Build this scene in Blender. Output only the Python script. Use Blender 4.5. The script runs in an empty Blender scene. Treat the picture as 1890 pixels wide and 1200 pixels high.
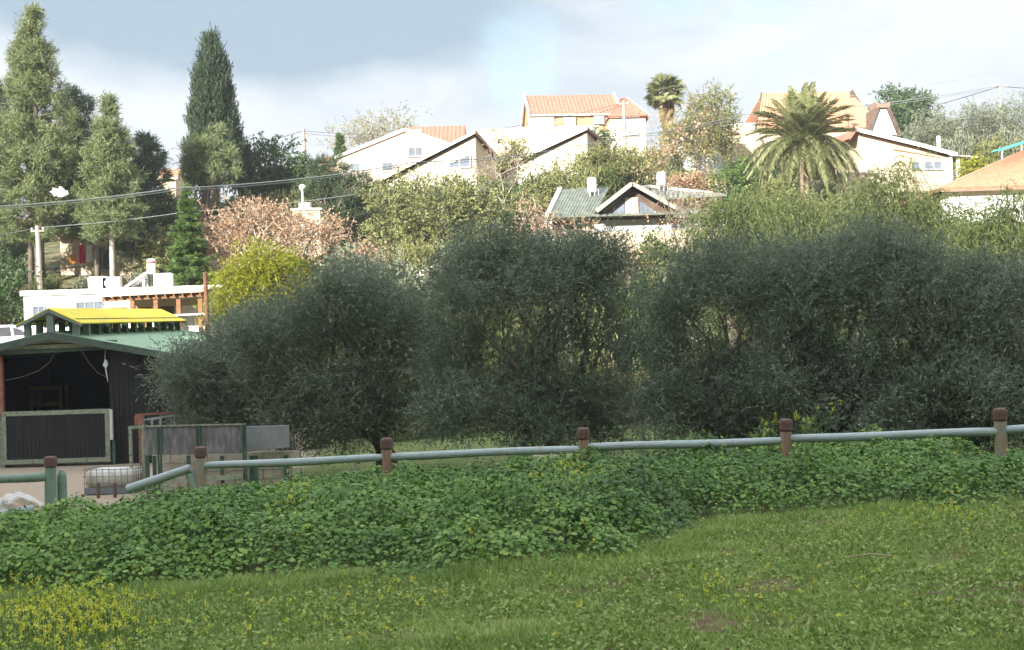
import bpy, bmesh, math, random
import numpy as np
from mathutils import Vector, Matrix

R = math.radians
rng = np.random.default_rng(7)
random.seed(7)
scene = bpy.context.scene
col = scene.collection

# ------------------------------------------------------------------ camera
F = 2596.0                      # focal length in photo pixels (1890 wide)
CAMZ, PITCH, ROLL = 1.6, math.atan(50 / 2596), R(1.8)
cam_d = bpy.data.cameras.new('camera')
cam = bpy.data.objects.new('camera', cam_d)
col.objects.link(cam)
cam_d.sensor_width = 36
cam_d.lens = 36 * F / 1890
cam_d.clip_end = 2000
CM = Matrix.Translation((0, 0, CAMZ)) @ Matrix.Rotation(math.pi / 2 + PITCH, 4, 'X') @ Matrix.Rotation(-ROLL, 4, 'Z')
cam.matrix_world = CM
scene.camera = cam
RM = np.array(CM.to_3x3())


def at(px, py, Y):
    """A point of the place seen in direction (px, py) at the real distance Y along the view axis."""
    d = RM @ np.array([(px - 945) / F, (600 - py) / F, -1.0])
    return np.array([0, 0, CAMZ]) + d * (Y / d[1])


# ------------------------------------------------------------------ light
SUN_EL, SUN_AZ = R(20), R(33)          # sun stands behind the camera, to the left
to_sun = Vector((-math.sin(SUN_AZ) * math.cos(SUN_EL), -math.cos(SUN_AZ) * math.cos(SUN_EL), math.sin(SUN_EL)))
sun_d = bpy.data.lights.new('sun', 'SUN')
sun_d.energy = 5.0
sun_d.angle = R(0.53)
sun_d.color = (1.0, 0.955, 0.88)
sun = bpy.data.objects.new('sun', sun_d)
col.objects.link(sun)
sun.rotation_euler = to_sun.to_track_quat('Z', 'Y').to_euler()
sun.location = (0, 0, 80)

EXPOSURE = 1.65
scene.view_settings.view_transform = 'Standard'
scene.view_settings.look = 'None'
scene.view_settings.exposure = EXPOSURE
scene.view_settings.gamma = 1.0
scene.view_settings.use_curve_mapping = False

world = bpy.data.worlds.new('World')
scene.world = world
world.use_nodes = True
wn, wl = world.node_tree.nodes, world.node_tree.links
wn.clear()


def N(nodes, t, **kw):
    n = nodes.new(t)
    for k, v in kw.items():
        if k.startswith('i_'):
            key = k[2:]
            n.inputs[int(key) if key.isdigit() else key.replace('_', ' ')].default_value = v
        else:
            setattr(n, k, v)
    return n


def ramp(nodes, stops, interp='LINEAR'):
    n = nodes.new('ShaderNodeValToRGB')
    n.color_ramp.interpolation = interp
    el = n.color_ramp.elements
    while len(el) < len(stops):
        el.new(0.5)
    for e, (p, c) in zip(el, stops):
        e.position = p
        e.color = tuple(c) + (1,) if len(c) == 3 else c
    return n


w_out = N(wn, 'ShaderNodeOutputWorld')
w_bg = N(wn, 'ShaderNodeBackground', i_Strength=1.0)
sky = N(wn, 'ShaderNodeTexSky', sky_type='NISHITA')
sky.sun_disc = False
sky.sun_elevation = SUN_EL
sky.sun_rotation = math.atan2(to_sun.x, to_sun.y)
sky.air_density = 1.2
sky.dust_density = 0.6
sky_s = N(wn, 'ShaderNodeVectorMath', operation='SCALE', i_Scale=0.06)
wl.new(sky.outputs[0], sky_s.inputs[0])
tc = N(wn, 'ShaderNodeTexCoord')
mp = N(wn, 'ShaderNodeMapping')
mp.inputs['Scale'].default_value = (1, 1, 2.2)
wl.new(tc.outputs['Generated'], mp.inputs[0])
n1 = N(wn, 'ShaderNodeTexNoise', i_Scale=3.2, i_Detail=6.0, i_Roughness=0.52)
n1.inputs['Distortion'].default_value = 0.35
wl.new(mp.outputs[0], n1.inputs['Vector'])
n2 = N(wn, 'ShaderNodeTexNoise', i_Scale=7.0, i_Detail=5.0, i_Roughness=0.5)
wl.new(mp.outputs[0], n2.inputs['Vector'])


def blob(px, py, rad_px, soft, amp=0.16):
    """Soft disc of cloud around the direction of a photo point; its rim broken up by noise."""
    d = Vector(at(px, py, 100.0) - np.array([0, 0, CAMZ])).normalized()
    sub = N(wn, 'ShaderNodeVectorMath', operation='SUBTRACT')
    wl.new(tc.outputs['Generated'], sub.inputs[0])
    sub.inputs[1].default_value = d
    sc = N(wn, 'ShaderNodeVectorMath', operation='MULTIPLY')
    wl.new(sub.outputs[0], sc.inputs[0])
    sc.inputs[1].default_value = (1, 1, soft)
    ln = N(wn, 'ShaderNodeVectorMath', operation='LENGTH')
    wl.new(sc.outputs[0], ln.inputs[0])
    ad = N(wn, 'ShaderNodeMath', operation='MULTIPLY_ADD')
    wl.new(n2.outputs[0], ad.inputs[0])
    ad.inputs[1].default_value = amp
    wl.new(ln.outputs['Value'], ad.inputs[2])
    mr = N(wn, 'ShaderNodeMapRange', interpolation_type='SMOOTHERSTEP')
    r = rad_px / F
    mr.inputs['From Min'].default_value = r + amp
    mr.inputs['From Max'].default_value = r * 0.62 + amp * 0.42
    wl.new(ad.outputs[0], mr.inputs['Value'])
    return mr.outputs[0]


def wmath(op, a, b=None):
    n = N(wn, 'ShaderNodeMath', operation=op)
    for i, v in enumerate((a, b)):
        if v is None:
            continue
        if isinstance(v, (int, float)):
            n.inputs[i].default_value = v
        else:
            wl.new(v, n.inputs[i])
    return n.outputs[0]


dark = wmath('MAXIMUM', blob(380, -20, 460, 3.4, 0.2), wmath('MULTIPLY', blob(690, 0, 270, 3.0, 0.2), 0.8))
shade_r = N(wn, 'ShaderNodeMapRange')
shade_r.inputs['From Min'].default_value = 0.46
shade_r.inputs['From Max'].default_value = 0.63
shade_r.inputs['To Max'].default_value = 0.42
n4 = N(wn, 'ShaderNodeTexNoise', i_Scale=11.0, i_Detail=7.0, i_Roughness=0.55)
n4.inputs['Distortion'].default_value = 0.6
wl.new(mp.outputs[0], n4.inputs['Vector'])
wl.new(wmath('ADD', wmath('MULTIPLY', n1.outputs[0], 0.55), wmath('MULTIPLY', n4.outputs[0], 0.45)), shade_r.inputs['Value'])
dk = wmath('MINIMUM', wmath('ADD', shade_r.outputs[0], dark), 1.0)
K = 1.0 / 2 ** EXPOSURE
cl = N(wn, 'ShaderNodeMix', data_type='RGBA')
cl.inputs[6].default_value = (0.81 * K, 0.865 * K, 0.935 * K, 1)
cl.inputs[7].default_value = (0.33 * K, 0.46 * K, 0.58 * K, 1)
wl.new(dk, cl.inputs[0])
gap_n = N(wn, 'ShaderNodeTexNoise', i_Scale=4.6, i_Detail=4.0, i_Roughness=0.5)
gmap = N(wn, 'ShaderNodeMapping')
gmap.inputs['Scale'].default_value = (1.0, 1.0, 1.0)
gmap.inputs['Location'].default_value = (3.1, 0.4, 1.7)
wl.new(tc.outputs['Generated'], gmap.inputs[0])
wl.new(gmap.outputs[0], gap_n.inputs['Vector'])
gap = N(wn, 'ShaderNodeMapRange', interpolation_type='SMOOTHSTEP')
gap.inputs['From Min'].default_value = 0.66
gap.inputs['From Max'].default_value = 0.80
wl.new(gap_n.outputs[0], gap.inputs['Value'])
rag = N(wn, 'ShaderNodeMapRange', interpolation_type='SMOOTHSTEP')
rag.inputs['From Min'].default_value = 0.40
rag.inputs['From Max'].default_value = 0.62
wl.new(n4.outputs[0], rag.inputs['Value'])
gaps = wmath('MINIMUM', wmath('ADD', gap.outputs[0], wmath('MULTIPLY', rag.outputs[0], wmath('ADD', wmath('ADD', blob(962, 105, 48, 0.7, 0.05), blob(1408, 92, 44, 0.55, 0.05)), blob(1240, -15, 50, 1.5, 0.05)))), 0.5)
mx = N(wn, 'ShaderNodeMix', data_type='RGBA')
wl.new(gaps, mx.inputs[0])
# cloud cover brightened overhead, steeper than plain overcast, to lift the shaded foreground
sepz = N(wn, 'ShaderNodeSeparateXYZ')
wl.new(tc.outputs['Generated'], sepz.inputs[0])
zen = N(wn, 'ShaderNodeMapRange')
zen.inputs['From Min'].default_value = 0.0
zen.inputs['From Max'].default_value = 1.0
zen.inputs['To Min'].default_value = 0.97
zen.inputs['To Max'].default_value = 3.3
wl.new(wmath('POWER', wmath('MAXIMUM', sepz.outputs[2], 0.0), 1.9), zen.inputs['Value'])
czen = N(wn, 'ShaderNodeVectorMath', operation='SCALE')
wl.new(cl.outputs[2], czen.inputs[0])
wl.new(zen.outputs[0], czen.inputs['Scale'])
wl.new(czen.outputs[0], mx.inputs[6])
wl.new(sky_s.outputs[0], mx.inputs[7])
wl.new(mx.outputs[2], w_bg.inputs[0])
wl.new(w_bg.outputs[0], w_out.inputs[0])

scene.cycles.use_denoising = True
scene.cycles.max_bounces = 6
scene.cycles.diffuse_bounces = 3
scene.cycles.glossy_bounces = 2
scene.cycles.transmission_bounces = 3
scene.cycles.transparent_max_bounces = 6


# ------------------------------------------------------------------ materials
MATS = {}


def mat(name, c1, c2=None, scale=4.0, rough=0.8, bump=0.0, bscale=None, metal=0.0, spec=0.3, c3=None, stretch=None, detail=5.0, wave=None):
    m = bpy.data.materials.new(name)
    m.use_nodes = True
    nt = m.node_tree
    b = nt.nodes['Principled BSDF']
    b.inputs['Roughness'].default_value = rough
    b.inputs['Metallic'].default_value = metal
    b.inputs['Specular IOR Level'].default_value = spec
    c2 = c2 or tuple(x * 0.8 for x in c1)
    t = N(nt.nodes, 'ShaderNodeTexCoord')
    mpn = N(nt.nodes, 'ShaderNodeMapping')
    if stretch:
        mpn.inputs['Scale'].default_value = stretch
    nt.links.new(t.outputs['Object'], mpn.inputs[0])
    nz = N(nt.nodes, 'ShaderNodeTexNoise', i_Scale=scale, i_Detail=detail, i_Roughness=0.6)
    nt.links.new(mpn.outputs[0], nz.inputs['Vector'])
    st = [(0.32, c1), (0.68, c2)] if c3 is None else [(0.3, c1), (0.5, c2), (0.68, c3)]
    rp = ramp(nt.nodes, st)
    nt.links.new(nz.outputs[0], rp.inputs[0])
    nt.links.new(rp.outputs[0], b.inputs['Base Color'])
    if bump:
        n_b = N(nt.nodes, 'ShaderNodeTexNoise', i_Scale=bscale or scale * 4, i_Detail=4.0)
        nt.links.new(mpn.outputs[0], n_b.inputs['Vector'])
        bp = N(nt.nodes, 'ShaderNodeBump', i_Strength=bump, i_Distance=0.03)
        nt.links.new(n_b.outputs[0], bp.inputs['Height'])
        nt.links.new(bp.outputs[0], b.inputs['Normal'])
    MATS[name] = m
    return m


def foliage(name, c1, c2, c3=None, trans=0.3, rough=0.55, spec=0.25):
    """Leaf material: colour varies leaf by leaf through the 'tint' attribute."""
    m = bpy.data.materials.new(name)
    m.use_nodes = True
    nt = m.node_tree
    b = nt.nodes['Principled BSDF']
    out = nt.nodes['Material Output']
    b.inputs['Roughness'].default_value = rough
    b.inputs['Specular IOR Level'].default_value = spec
    a = N(nt.nodes, 'ShaderNodeAttribute', attribute_name='tint')
    st = [(0.0, c1), (1.0, c2)] if c3 is None else [(0.0, c1), (0.6, c2), (1.0, c3)]
    rp = ramp(nt.nodes, st)
    nt.links.new(a.outputs['Fac'], rp.inputs[0])
    nt.links.new(rp.outputs[0], b.inputs['Base Color'])
    tr = N(nt.nodes, 'ShaderNodeBsdfTranslucent')
    nt.links.new(rp.outputs[0], tr.inputs[0])
    mxs = N(nt.nodes, 'ShaderNodeMixShader', i_0=trans)
    nt.links.new(b.outputs[0], mxs.inputs[1])
    nt.links.new(tr.outputs[0], mxs.inputs[2])
    nt.links.new(mxs.outputs[0], out.inputs[0])
    MATS[name] = m
    return m


# leaves
foliage('olive_leaf', (0.058, 0.08, 0.048), (0.155, 0.19, 0.128), (0.33, 0.36, 0.27), trans=0.3, rough=0.7, spec=0.15)
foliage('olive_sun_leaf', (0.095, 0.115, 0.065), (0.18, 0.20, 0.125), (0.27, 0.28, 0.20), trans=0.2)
foliage('pine_needle', (0.08, 0.11, 0.045), (0.16, 0.195, 0.08), (0.23, 0.26, 0.12), trans=0.2)
foliage('dark_pine_needle', (0.032, 0.052, 0.028), (0.065, 0.095, 0.045), (0.105, 0.14, 0.065), trans=0.15)
foliage('cypress_leaf', (0.018, 0.034, 0.018), (0.036, 0.06, 0.028), (0.058, 0.086, 0.04), trans=0.1)
foliage('dark_leaf', (0.028, 0.055, 0.02), (0.06, 0.105, 0.035), (0.105, 0.155, 0.058), trans=0.2, spec=0.35)
foliage('pale_leaf', (0.13, 0.14, 0.045), (0.21, 0.215, 0.075), (0.28, 0.27, 0.12), trans=0.3)
foliage('brown_green_leaf', (0.10, 0.12, 0.04), (0.19, 0.205, 0.075), (0.28, 0.275, 0.125), trans=0.25)
foliage('autumn_leaf', (0.32, 0.19, 0.11), (0.43, 0.28, 0.17), (0.50, 0.37, 0.26), trans=0.3)
foliage('acacia_leaf', (0.13, 0.14, 0.014), (0.235, 0.245, 0.022), (0.32, 0.325, 0.04), trans=0.3)
foliage('pepper_leaf', (0.05, 0.074, 0.022), (0.10, 0.128, 0.04), (0.16, 0.18, 0.068), trans=0.3)
foliage('fresh_leaf', (0.055, 0.10, 0.025), (0.10, 0.17, 0.04), (0.16, 0.22, 0.07), trans=0.3)
foliage('palm_leaf', (0.14, 0.165, 0.065), (0.24, 0.26, 0.11), (0.34, 0.34, 0.17), trans=0.2)
foliage('dead_palm_leaf', (0.20, 0.14, 0.06), (0.30, 0.22, 0.11), (0.38, 0.30, 0.17), trans=0.25)
foliage('mallow_leaf', (0.024, 0.066, 0.008), (0.085, 0.18, 0.022), (0.20, 0.31, 0.055), trans=0.25, rough=0.5, spec=0.35)
foliage('grass_blade', (0.11, 0.175, 0.045), (0.25, 0.34, 0.085), (0.40, 0.44, 0.165), trans=0.3)
foliage('mustard_petal', (0.52, 0.55, 0.06), (0.62, 0.63, 0.10), (0.66, 0.54, 0.08), trans=0.3)
foliage('mustard_green', (0.09, 0.16, 0.035), (0.21, 0.30, 0.07), (0.35, 0.40, 0.13), trans=0.3)
# bark and wood
mat('bark', (0.10, 0.075, 0.055), (0.20, 0.165, 0.13), scale=3, bump=0.6, stretch=(3, 3, 0.6))
mat('pale_bark', (0.30, 0.25, 0.20), (0.45, 0.40, 0.34), scale=3, bump=0.5, stretch=(3, 3, 0.6))
mat('palm_bark', (0.22, 0.16, 0.10), (0.36, 0.28, 0.19), scale=6, bump=0.8)
mat('brown_timber', (0.16, 0.075, 0.035), (0.28, 0.14, 0.07), scale=3, bump=0.3, stretch=(1, 1, 6))
mat('dark_timber', (0.085, 0.055, 0.04), (0.14, 0.095, 0.07), scale=3, bump=0.3)
mat('pole_wood', (0.26, 0.22, 0.18), (0.40, 0.36, 0.30), scale=3, bump=0.3, stretch=(4, 4, 0.5))
mat('rail_paint', (0.25, 0.29, 0.28), (0.35, 0.39, 0.39), scale=6, c3=(0.21, 0.29, 0.26), bump=0.25, bscale=30, rough=0.6, stretch=(0.5, 3, 3), detail=8)
mat('post_paint', (0.21, 0.26, 0.22), (0.30, 0.25, 0.18), scale=5, c3=(0.30, 0.155, 0.095), bump=0.4, bscale=30, stretch=(2.5, 2.5, 0.8), detail=8)
mat('rusty_post_paint', (0.23, 0.13, 0.085), (0.28, 0.165, 0.11), scale=7, c3=(0.27, 0.26, 0.215), bump=0.4, bscale=30, stretch=(2.5, 2.5, 0.8), detail=8)
mat('green_post_paint', (0.13, 0.19, 0.16), (0.20, 0.27, 0.22), scale=5, c3=(0.26, 0.25, 0.2), bump=0.4, bscale=30, stretch=(2.5, 2.5, 0.8), detail=8)
mat('post_cap_paint', (0.085, 0.05, 0.04), (0.17, 0.10, 0.078), scale=14, bump=0.5, detail=8)
# barn
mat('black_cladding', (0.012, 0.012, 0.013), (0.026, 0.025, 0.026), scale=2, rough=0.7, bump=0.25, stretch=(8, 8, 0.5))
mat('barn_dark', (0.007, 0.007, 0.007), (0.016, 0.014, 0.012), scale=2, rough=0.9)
mat('green_sheet', (0.15, 0.25, 0.15), (0.20, 0.31, 0.19), scale=1.2, rough=0.5, bump=0.1, c3=(0.25, 0.34, 0.23))
mat('yellow_sheet', (0.66, 0.49, 0.02), (0.72, 0.56, 0.035), scale=2.5, rough=0.6, c3=(0.52, 0.42, 0.08), bump=0.2, stretch=(1, 0.4, 1), detail=9)
mat('green_fascia', (0.055, 0.085, 0.065), (0.10, 0.135, 0.105), scale=4, bump=0.3, c3=(0.04, 0.06, 0.05), stretch=(0.6, 3, 3))
mat('grey_green_post', (0.16, 0.21, 0.20), (0.24, 0.29, 0.27), scale=5)
mat('worn_green_frame', (0.13, 0.19, 0.13), (0.32, 0.33, 0.24), scale=9, c3=(0.09, 0.14, 0.10), bump=0.3, detail=9)
mat('dark_green_metal', (0.035, 0.075, 0.055), (0.065, 0.12, 0.085), scale=5, rough=0.5)
mat('grey_board', (0.085, 0.08, 0.085), (0.15, 0.145, 0.15), scale=4, bump=0.3, detail=10, c3=(0.26, 0.25, 0.24), stretch=(2, 2, 0.6))
mat('concrete', (0.19, 0.195, 0.20), (0.28, 0.285, 0.28), scale=2.5, bump=0.3, detail=9)
mat('limed_block', (0.40, 0.35, 0.27), (0.55, 0.50, 0.41), scale=4, bump=0.6, detail=8)
mat('red_oxide', (0.24, 0.07, 0.05), (0.32, 0.12, 0.09), scale=8, c3=(0.30, 0.19, 0.16))
mat('tote_plastic', (0.70, 0.69, 0.62), (0.76, 0.75, 0.70), scale=3, rough=0.45, c3=(0.58, 0.50, 0.36))
mat('rusty_cage', (0.20, 0.16, 0.13), (0.32, 0.30, 0.28), scale=12)
mat('grey_plastic', (0.14, 0.15, 0.17), (0.20, 0.21, 0.23), scale=3)
mat('limestone', (0.32, 0.30, 0.27), (0.47, 0.45, 0.41), scale=2.2, bump=0.7, bscale=12, c3=(0.40, 0.22, 0.10), detail=8)
# houses
mat('white_wall', (0.53, 0.46, 0.36), (0.58, 0.51, 0.41), scale=0.8, bump=0.1, bscale=40)
mat('bright_wall', (0.80, 0.79, 0.77), (0.84, 0.83, 0.81), scale=0.8, bump=0.1, bscale=40)
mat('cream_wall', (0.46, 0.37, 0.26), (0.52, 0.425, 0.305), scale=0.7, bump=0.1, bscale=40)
mat('yellow_wall', (0.38, 0.25, 0.13), (0.43, 0.29, 0.16), scale=0.7, bump=0.1, bscale=40)
mat('grey_wall', (0.36, 0.37, 0.38), (0.43, 0.44, 0.45), scale=1.0)
mat('fascia_cream', (0.60, 0.52, 0.38), (0.70, 0.62, 0.48), scale=2)
mat('trim_white', (0.60, 0.58, 0.55), (0.66, 0.64, 0.61), scale=2)
mat('tile_red', (0.34, 0.115, 0.075), (0.43, 0.17, 0.115), scale=3.0, bump=0.4, bscale=10, detail=8)
mat('tile_orange', (0.40, 0.185, 0.105), (0.50, 0.25, 0.15), scale=3.0, bump=0.4, bscale=10, detail=8)
mat('green_roof_sheet', (0.105, 0.125, 0.095), (0.16, 0.175, 0.14), scale=2.0, rough=0.5, c3=(0.24, 0.26, 0.21), detail=8)
mat('roof_edge', (0.22, 0.14, 0.10), (0.32, 0.2, 0.14), scale=4)
mat('brown_panel', (0.30, 0.12, 0.05), (0.40, 0.18, 0.08), scale=3, stretch=(6, 6, 0.6))
mat('shutter', (0.55, 0.57, 0.62), (0.62, 0.64, 0.68), scale=3)
mat('pane', (0.10, 0.12, 0.15), (0.18, 0.21, 0.25), scale=0.8, rough=0.1, spec=0.5)
mat('window_frame', (0.22, 0.23, 0.25), (0.30, 0.31, 0.33), scale=3)
mat('dark_pane', (0.03, 0.03, 0.035), (0.06, 0.06, 0.065), scale=1, rough=0.15, spec=0.6)
mat('white_metal', (0.74, 0.75, 0.77), (0.80, 0.81, 0.82), scale=3, rough=0.35, spec=0.5)
mat('red_label', (0.55, 0.05, 0.06), (0.62, 0.08, 0.09), scale=4)
mat('panel_glass', (0.22, 0.10, 0.03), (0.32, 0.16, 0.05), scale=2, rough=0.15, spec=0.6)
mat('grey_metal', (0.34, 0.35, 0.36), (0.46, 0.47, 0.48), scale=5, rough=0.5, metal=0.3)
mat('rust_pole', (0.12, 0.055, 0.035), (0.20, 0.09, 0.055), scale=6, bump=0.3)
mat('cable', (0.22, 0.24, 0.23), (0.30, 0.32, 0.31), scale=2)
mat('cable_dark', (0.05, 0.05, 0.05), (0.08, 0.08, 0.08), scale=2)
mat('cloth_red', (0.62, 0.02, 0.05), (0.70, 0.05, 0.08), scale=4)
mat('cloth_white', (0.74, 0.76, 0.82), (0.80, 0.82, 0.86), scale=4)
mat('cloth_orange', (0.65, 0.22, 0.03), (0.72, 0.30, 0.06), scale=4)
mat('car_paint', (0.76, 0.77, 0.79), (0.80, 0.81, 0.83), scale=1, rough=0.2, spec=0.6)
mat('tyre', (0.02, 0.02, 0.02), (0.03, 0.03, 0.03), scale=5)
mat('stone_wall', (0.44, 0.37, 0.26), (0.62, 0.54, 0.40), scale=2.2, bump=0.6, bscale=6, detail=8)
mat('pergola_sheet', (0.50, 0.40, 0.29), (0.60, 0.49, 0.37), scale=3)
mat('teal_metal', (0.05, 0.28, 0.22), (0.08, 0.34, 0.28), scale=4)
mat('dry_straw', (0.30, 0.24, 0.13), (0.38, 0.31, 0.18), scale=6)


# ------------------------------------------------------------------ mesh tools
class MB:
    def __init__(self):
        self.v, self.f = [], []

    def add(self, vs, fs):
        o = len(self.v)
        self.v += [tuple(map(float, p)) for p in vs]
        self.f += [tuple(i + o for i in f) for f in fs]
        return self

    def box(self, x0, x1, y0, y1, z0, z1):
        return self.add([(x0, y0, z0), (x1, y0, z0), (x1, y1, z0), (x0, y1, z0), (x0, y0, z1), (x1, y0, z1), (x1, y1, z1), (x0, y1, z1)],
                        [(0, 3, 2, 1), (4, 5, 6, 7), (0, 1, 5, 4), (1, 2, 6, 5), (2, 3, 7, 6), (3, 0, 4, 7)])

    def prism(self, poly, off):
        """Extrude a planar polygon (list of 3D points) by the vector off."""
        n = len(poly)
        p = [np.array(q, float) for q in poly]
        q = [a + np.array(off, float) for a in p]
        fs = [tuple(range(n)), tuple(range(2 * n - 1, n - 1, -1))]
        fs += [(i, (i + 1) % n + 0, (i + 1) % n + n, i + n)[::-1] for i in range(n)]
        return self.add(p + q, fs)

    def bar(self, a, b, w, h=None):
        """Square bar from a to b."""
        h = h or w
        a, b = Vector(a), Vector(b)
        d = (b - a).normalized()
        up = Vector((0, 0, 1)) if abs(d.z) < 0.9 else Vector((0, 1, 0))
        s = d.cross(up).normalized()
        u = s.cross(d)
        vs = []
        for p in (a, b):
            for i, j in ((-1, -1), (1, -1), (1, 1), (-1, 1)):
                vs.append(p + s * (i * w / 2) + u * (j * h / 2))
        return self.add(vs, [(0, 1, 2, 3), (7, 6, 5, 4), (0, 4, 5, 1), (1, 5, 6, 2), (2, 6, 7, 3), (3, 7, 4, 0)])

    def tube(self, pts, radii, sides=8, cap=True):
        v, f = tube_np(np.array(pts, float), np.array(radii, float) if np.ndim(radii) else np.full(len(pts), radii), sides, cap)
        return self.add(v, f)

    def lathe(self, prof, sides=16, axis_loc=(0, 0, 0)):
        ax = axis_loc
        vs, fs = [], []
        for r, z in prof:
            for k in range(sides):
                a = 2 * math.pi * k / sides
                vs.append((ax[0] + r * math.cos(a), ax[1] + r * math.sin(a), ax[2] + z))
        for i in range(len(prof) - 1):
            for k in range(sides):
                k2 = (k + 1) % sides
                fs.append((i * sides + k, i * sides + k2, (i + 1) * sides + k2, (i + 1) * sides + k))
        fs.append(tuple(range(sides))[::-1])
        fs.append(tuple(range((len(prof) - 1) * sides, len(prof) * sides)))
        return self.add(vs, fs)

    def build(self, name, m, parent=None, smooth=False, bevel=0):
        me = bpy.data.meshes.new(name)
        me.from_pydata(self.v, [], self.f)
        me.update()
        if smooth:
            me.shade_smooth()
        o = link(name, me, m, parent)
        if bevel:
            md = o.modifiers.new('bevel', 'BEVEL')
            md.width = bevel
            md.segments = 2
            md.limit_method = 'ANGLE'
        return o


def tube_np(p, r, sides=6, cap=False):
    n = len(p)
    t = np.gradient(p, axis=0)
    t /= np.linalg.norm(t, axis=1, keepdims=True) + 1e-9
    ref = np.array([0.31, 0.87, 0.38]) if abs(t[0] @ np.array([0.31, 0.87, 0.38])) < 0.9 else np.array([1.0, 0, 0])
    s = np.cross(t, ref)
    s /= np.linalg.norm(s, axis=1, keepdims=True) + 1e-9
    u = np.cross(s, t)
    a = np.arange(sides) * 2 * math.pi / sides
    ring = p[:, None] + r[:, None, None] * (np.cos(a)[None, :, None] * s[:, None] + np.sin(a)[None, :, None] * u[:, None])
    v = ring.reshape(-1, 3)
    f = [(i * sides + k, i * sides + (k + 1) % sides, (i + 1) * sides + (k + 1) % sides, (i + 1) * sides + k) for i in range(n - 1) for k in range(sides)]
    if cap:
        f += [tuple(range(sides))[::-1], tuple(range((n - 1) * sides, n * sides))]
    return [tuple(q) for q in v], f


def link(name, me, m, parent=None):
    if m is not None:
        me.materials.append(MATS[m])
    o = bpy.data.objects.new(name, me)
    col.objects.link(o)
    if parent is not None:
        o.parent = parent
    return o


def tag(o, label=None, cat=None, group=None, kind=None):
    if label:
        o['label'] = label
    if cat:
        o['category'] = cat
    if group:
        o['group'] = group
    if kind:
        o['kind'] = kind
    return o


def thing(name, label, cat, loc=(0, 0, 0), rz=0.0, group=None):
    o = bpy.data.objects.new(name, None)
    o.empty_display_size = 0.3
    col.objects.link(o)
    o.location = [float(c) for c in loc]
    o.rotation_euler = (0, 0, rz)
    tag(o, label, cat, group)
    if name.endswith('_wall'):
        o['kind'] = 'thing'
    return o


def clone(o, parent, loc=None, rot=None, scale=None):
    c = o.copy()
    col.objects.link(c)
    c.parent = parent
    if loc is not None:
        c.location = loc
    if rot is not None:
        c.rotation_euler = rot
    if scale is not None:
        c.scale = scale
    return c


def mesh_np(name, verts, faces, m, parent=None, tint=None, smooth=False):
    """Fast mesh from arrays; faces is (n, k)."""
    me = bpy.data.meshes.new(name)
    nv, (nf, k) = len(verts), faces.shape
    me.vertices.add(nv)
    me.vertices.foreach_set('co', np.ascontiguousarray(verts, dtype=np.float32).ravel())
    me.loops.add(nf * k)
    me.loops.foreach_set('vertex_index', np.ascontiguousarray(faces, dtype=np.int32).ravel())
    me.polygons.add(nf)
    me.polygons.foreach_set('loop_start', np.arange(0, nf * k, k, dtype=np.int32))
    if tint is not None:
        at_ = me.attributes.new('tint', 'FLOAT', 'FACE')
        at_.data.foreach_set('value', np.clip(tint, 0, 1).astype(np.float32))
    if smooth:
        me.polygons.foreach_set('use_smooth', np.ones(nf, dtype=bool))
    me.update(calc_edges=True)
    return link(name, me, m, parent)


def unit(a):
    return a / (np.linalg.norm(a, axis=-1, keepdims=True) + 1e-9)


# value noise for terrain and plant cover
_tab = rng.random((64, 64))


def vnoise(x, y):
    xi, yi = np.floor(x).astype(int), np.floor(y).astype(int)
    fx, fy = x - xi, y - yi
    fx, fy = fx * fx * (3 - 2 * fx), fy * fy * (3 - 2 * fy)
    g = lambda a, b: _tab[a % 64, b % 64]
    return (g(xi, yi) * (1 - fx) + g(xi + 1, yi) * fx) * (1 - fy) + (g(xi, yi + 1) * (1 - fx) + g(xi + 1, yi + 1) * fx) * fy


def sstep(a, b, x):
    t = np.clip((x - a) / (b - a), 0, 1)
    return t * t * (3 - 2 * t)


# ------------------------------------------------------------------ ground
SHADE_RIDGE_Y = -85.0
SHADE_RIDGE_Z = 2.45 + (41 - SHADE_RIDGE_Y) * math.tan(SUN_EL) / math.cos(SUN_AZ)


def terrain(x, y):
    x, y = np.asarray(x, float), np.asarray(y, float)
    near = 0.033 * x - 0.02 * y + 0.05 * (vnoise(x * 0.5 + 9, y * 0.5 + 3) - 0.5)
    mid = np.interp(x, [-7, 2, 12], [-1.42, -0.9, -0.7]) + 0.012 * np.clip(y - 30, 0, 15) + 0.06 * (vnoise(x * 0.7, y * 0.7) - 0.5)
    t = sstep(18.6, 28, y)
    z = near * (1 - t) + mid * t
    g = np.interp(y, [45, 53, 56, 62, 72, 80, 95, 110, 125, 140, 200, 320], [0, 0.5, 3.0, 3.7, 6.6, 9.0, 12.4, 15.6, 19.6, 20.5, 18, 5])
    cap = np.interp(x, [-45, -25, -12, 0, 30], [12, 13, 16.5, 22.5, 24])
    g = np.minimum(g, cap + 0.15 * (g - cap) * (g > cap))
    z = z + g + np.where(y > 60, 0.5 * (vnoise(x * 0.21 + 5, y * 0.21) - 0.5), 0)
    # earth mound just behind the fence
    z = z + 0.7 * np.exp(-((x - 0.55) / 0.75) ** 2 - ((y - 21.5) / 0.9) ** 2)
    # unseen hillside added behind the viewer to keep the low sun off the foreground
    back = SHADE_RIDGE_Z * sstep(-14, SHADE_RIDGE_Y, y) * np.where(y < SHADE_RIDGE_Y, np.clip(1 + (y - SHADE_RIDGE_Y) / 160.0, 0.2, 1), 1)
    back = np.where(y < -14, back * (0.995 + 0.01 * vnoise(x * 0.12 + 30, y * 0.1)), 0)
    z = np.where(y < -3, 0.033 * x * np.exp((y + 3) / 20) - 0.02 * y + back, z)
    return z


def tz(x, y):
    return float(terrain(np.array([x]), np.array([y]))[0])


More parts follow.
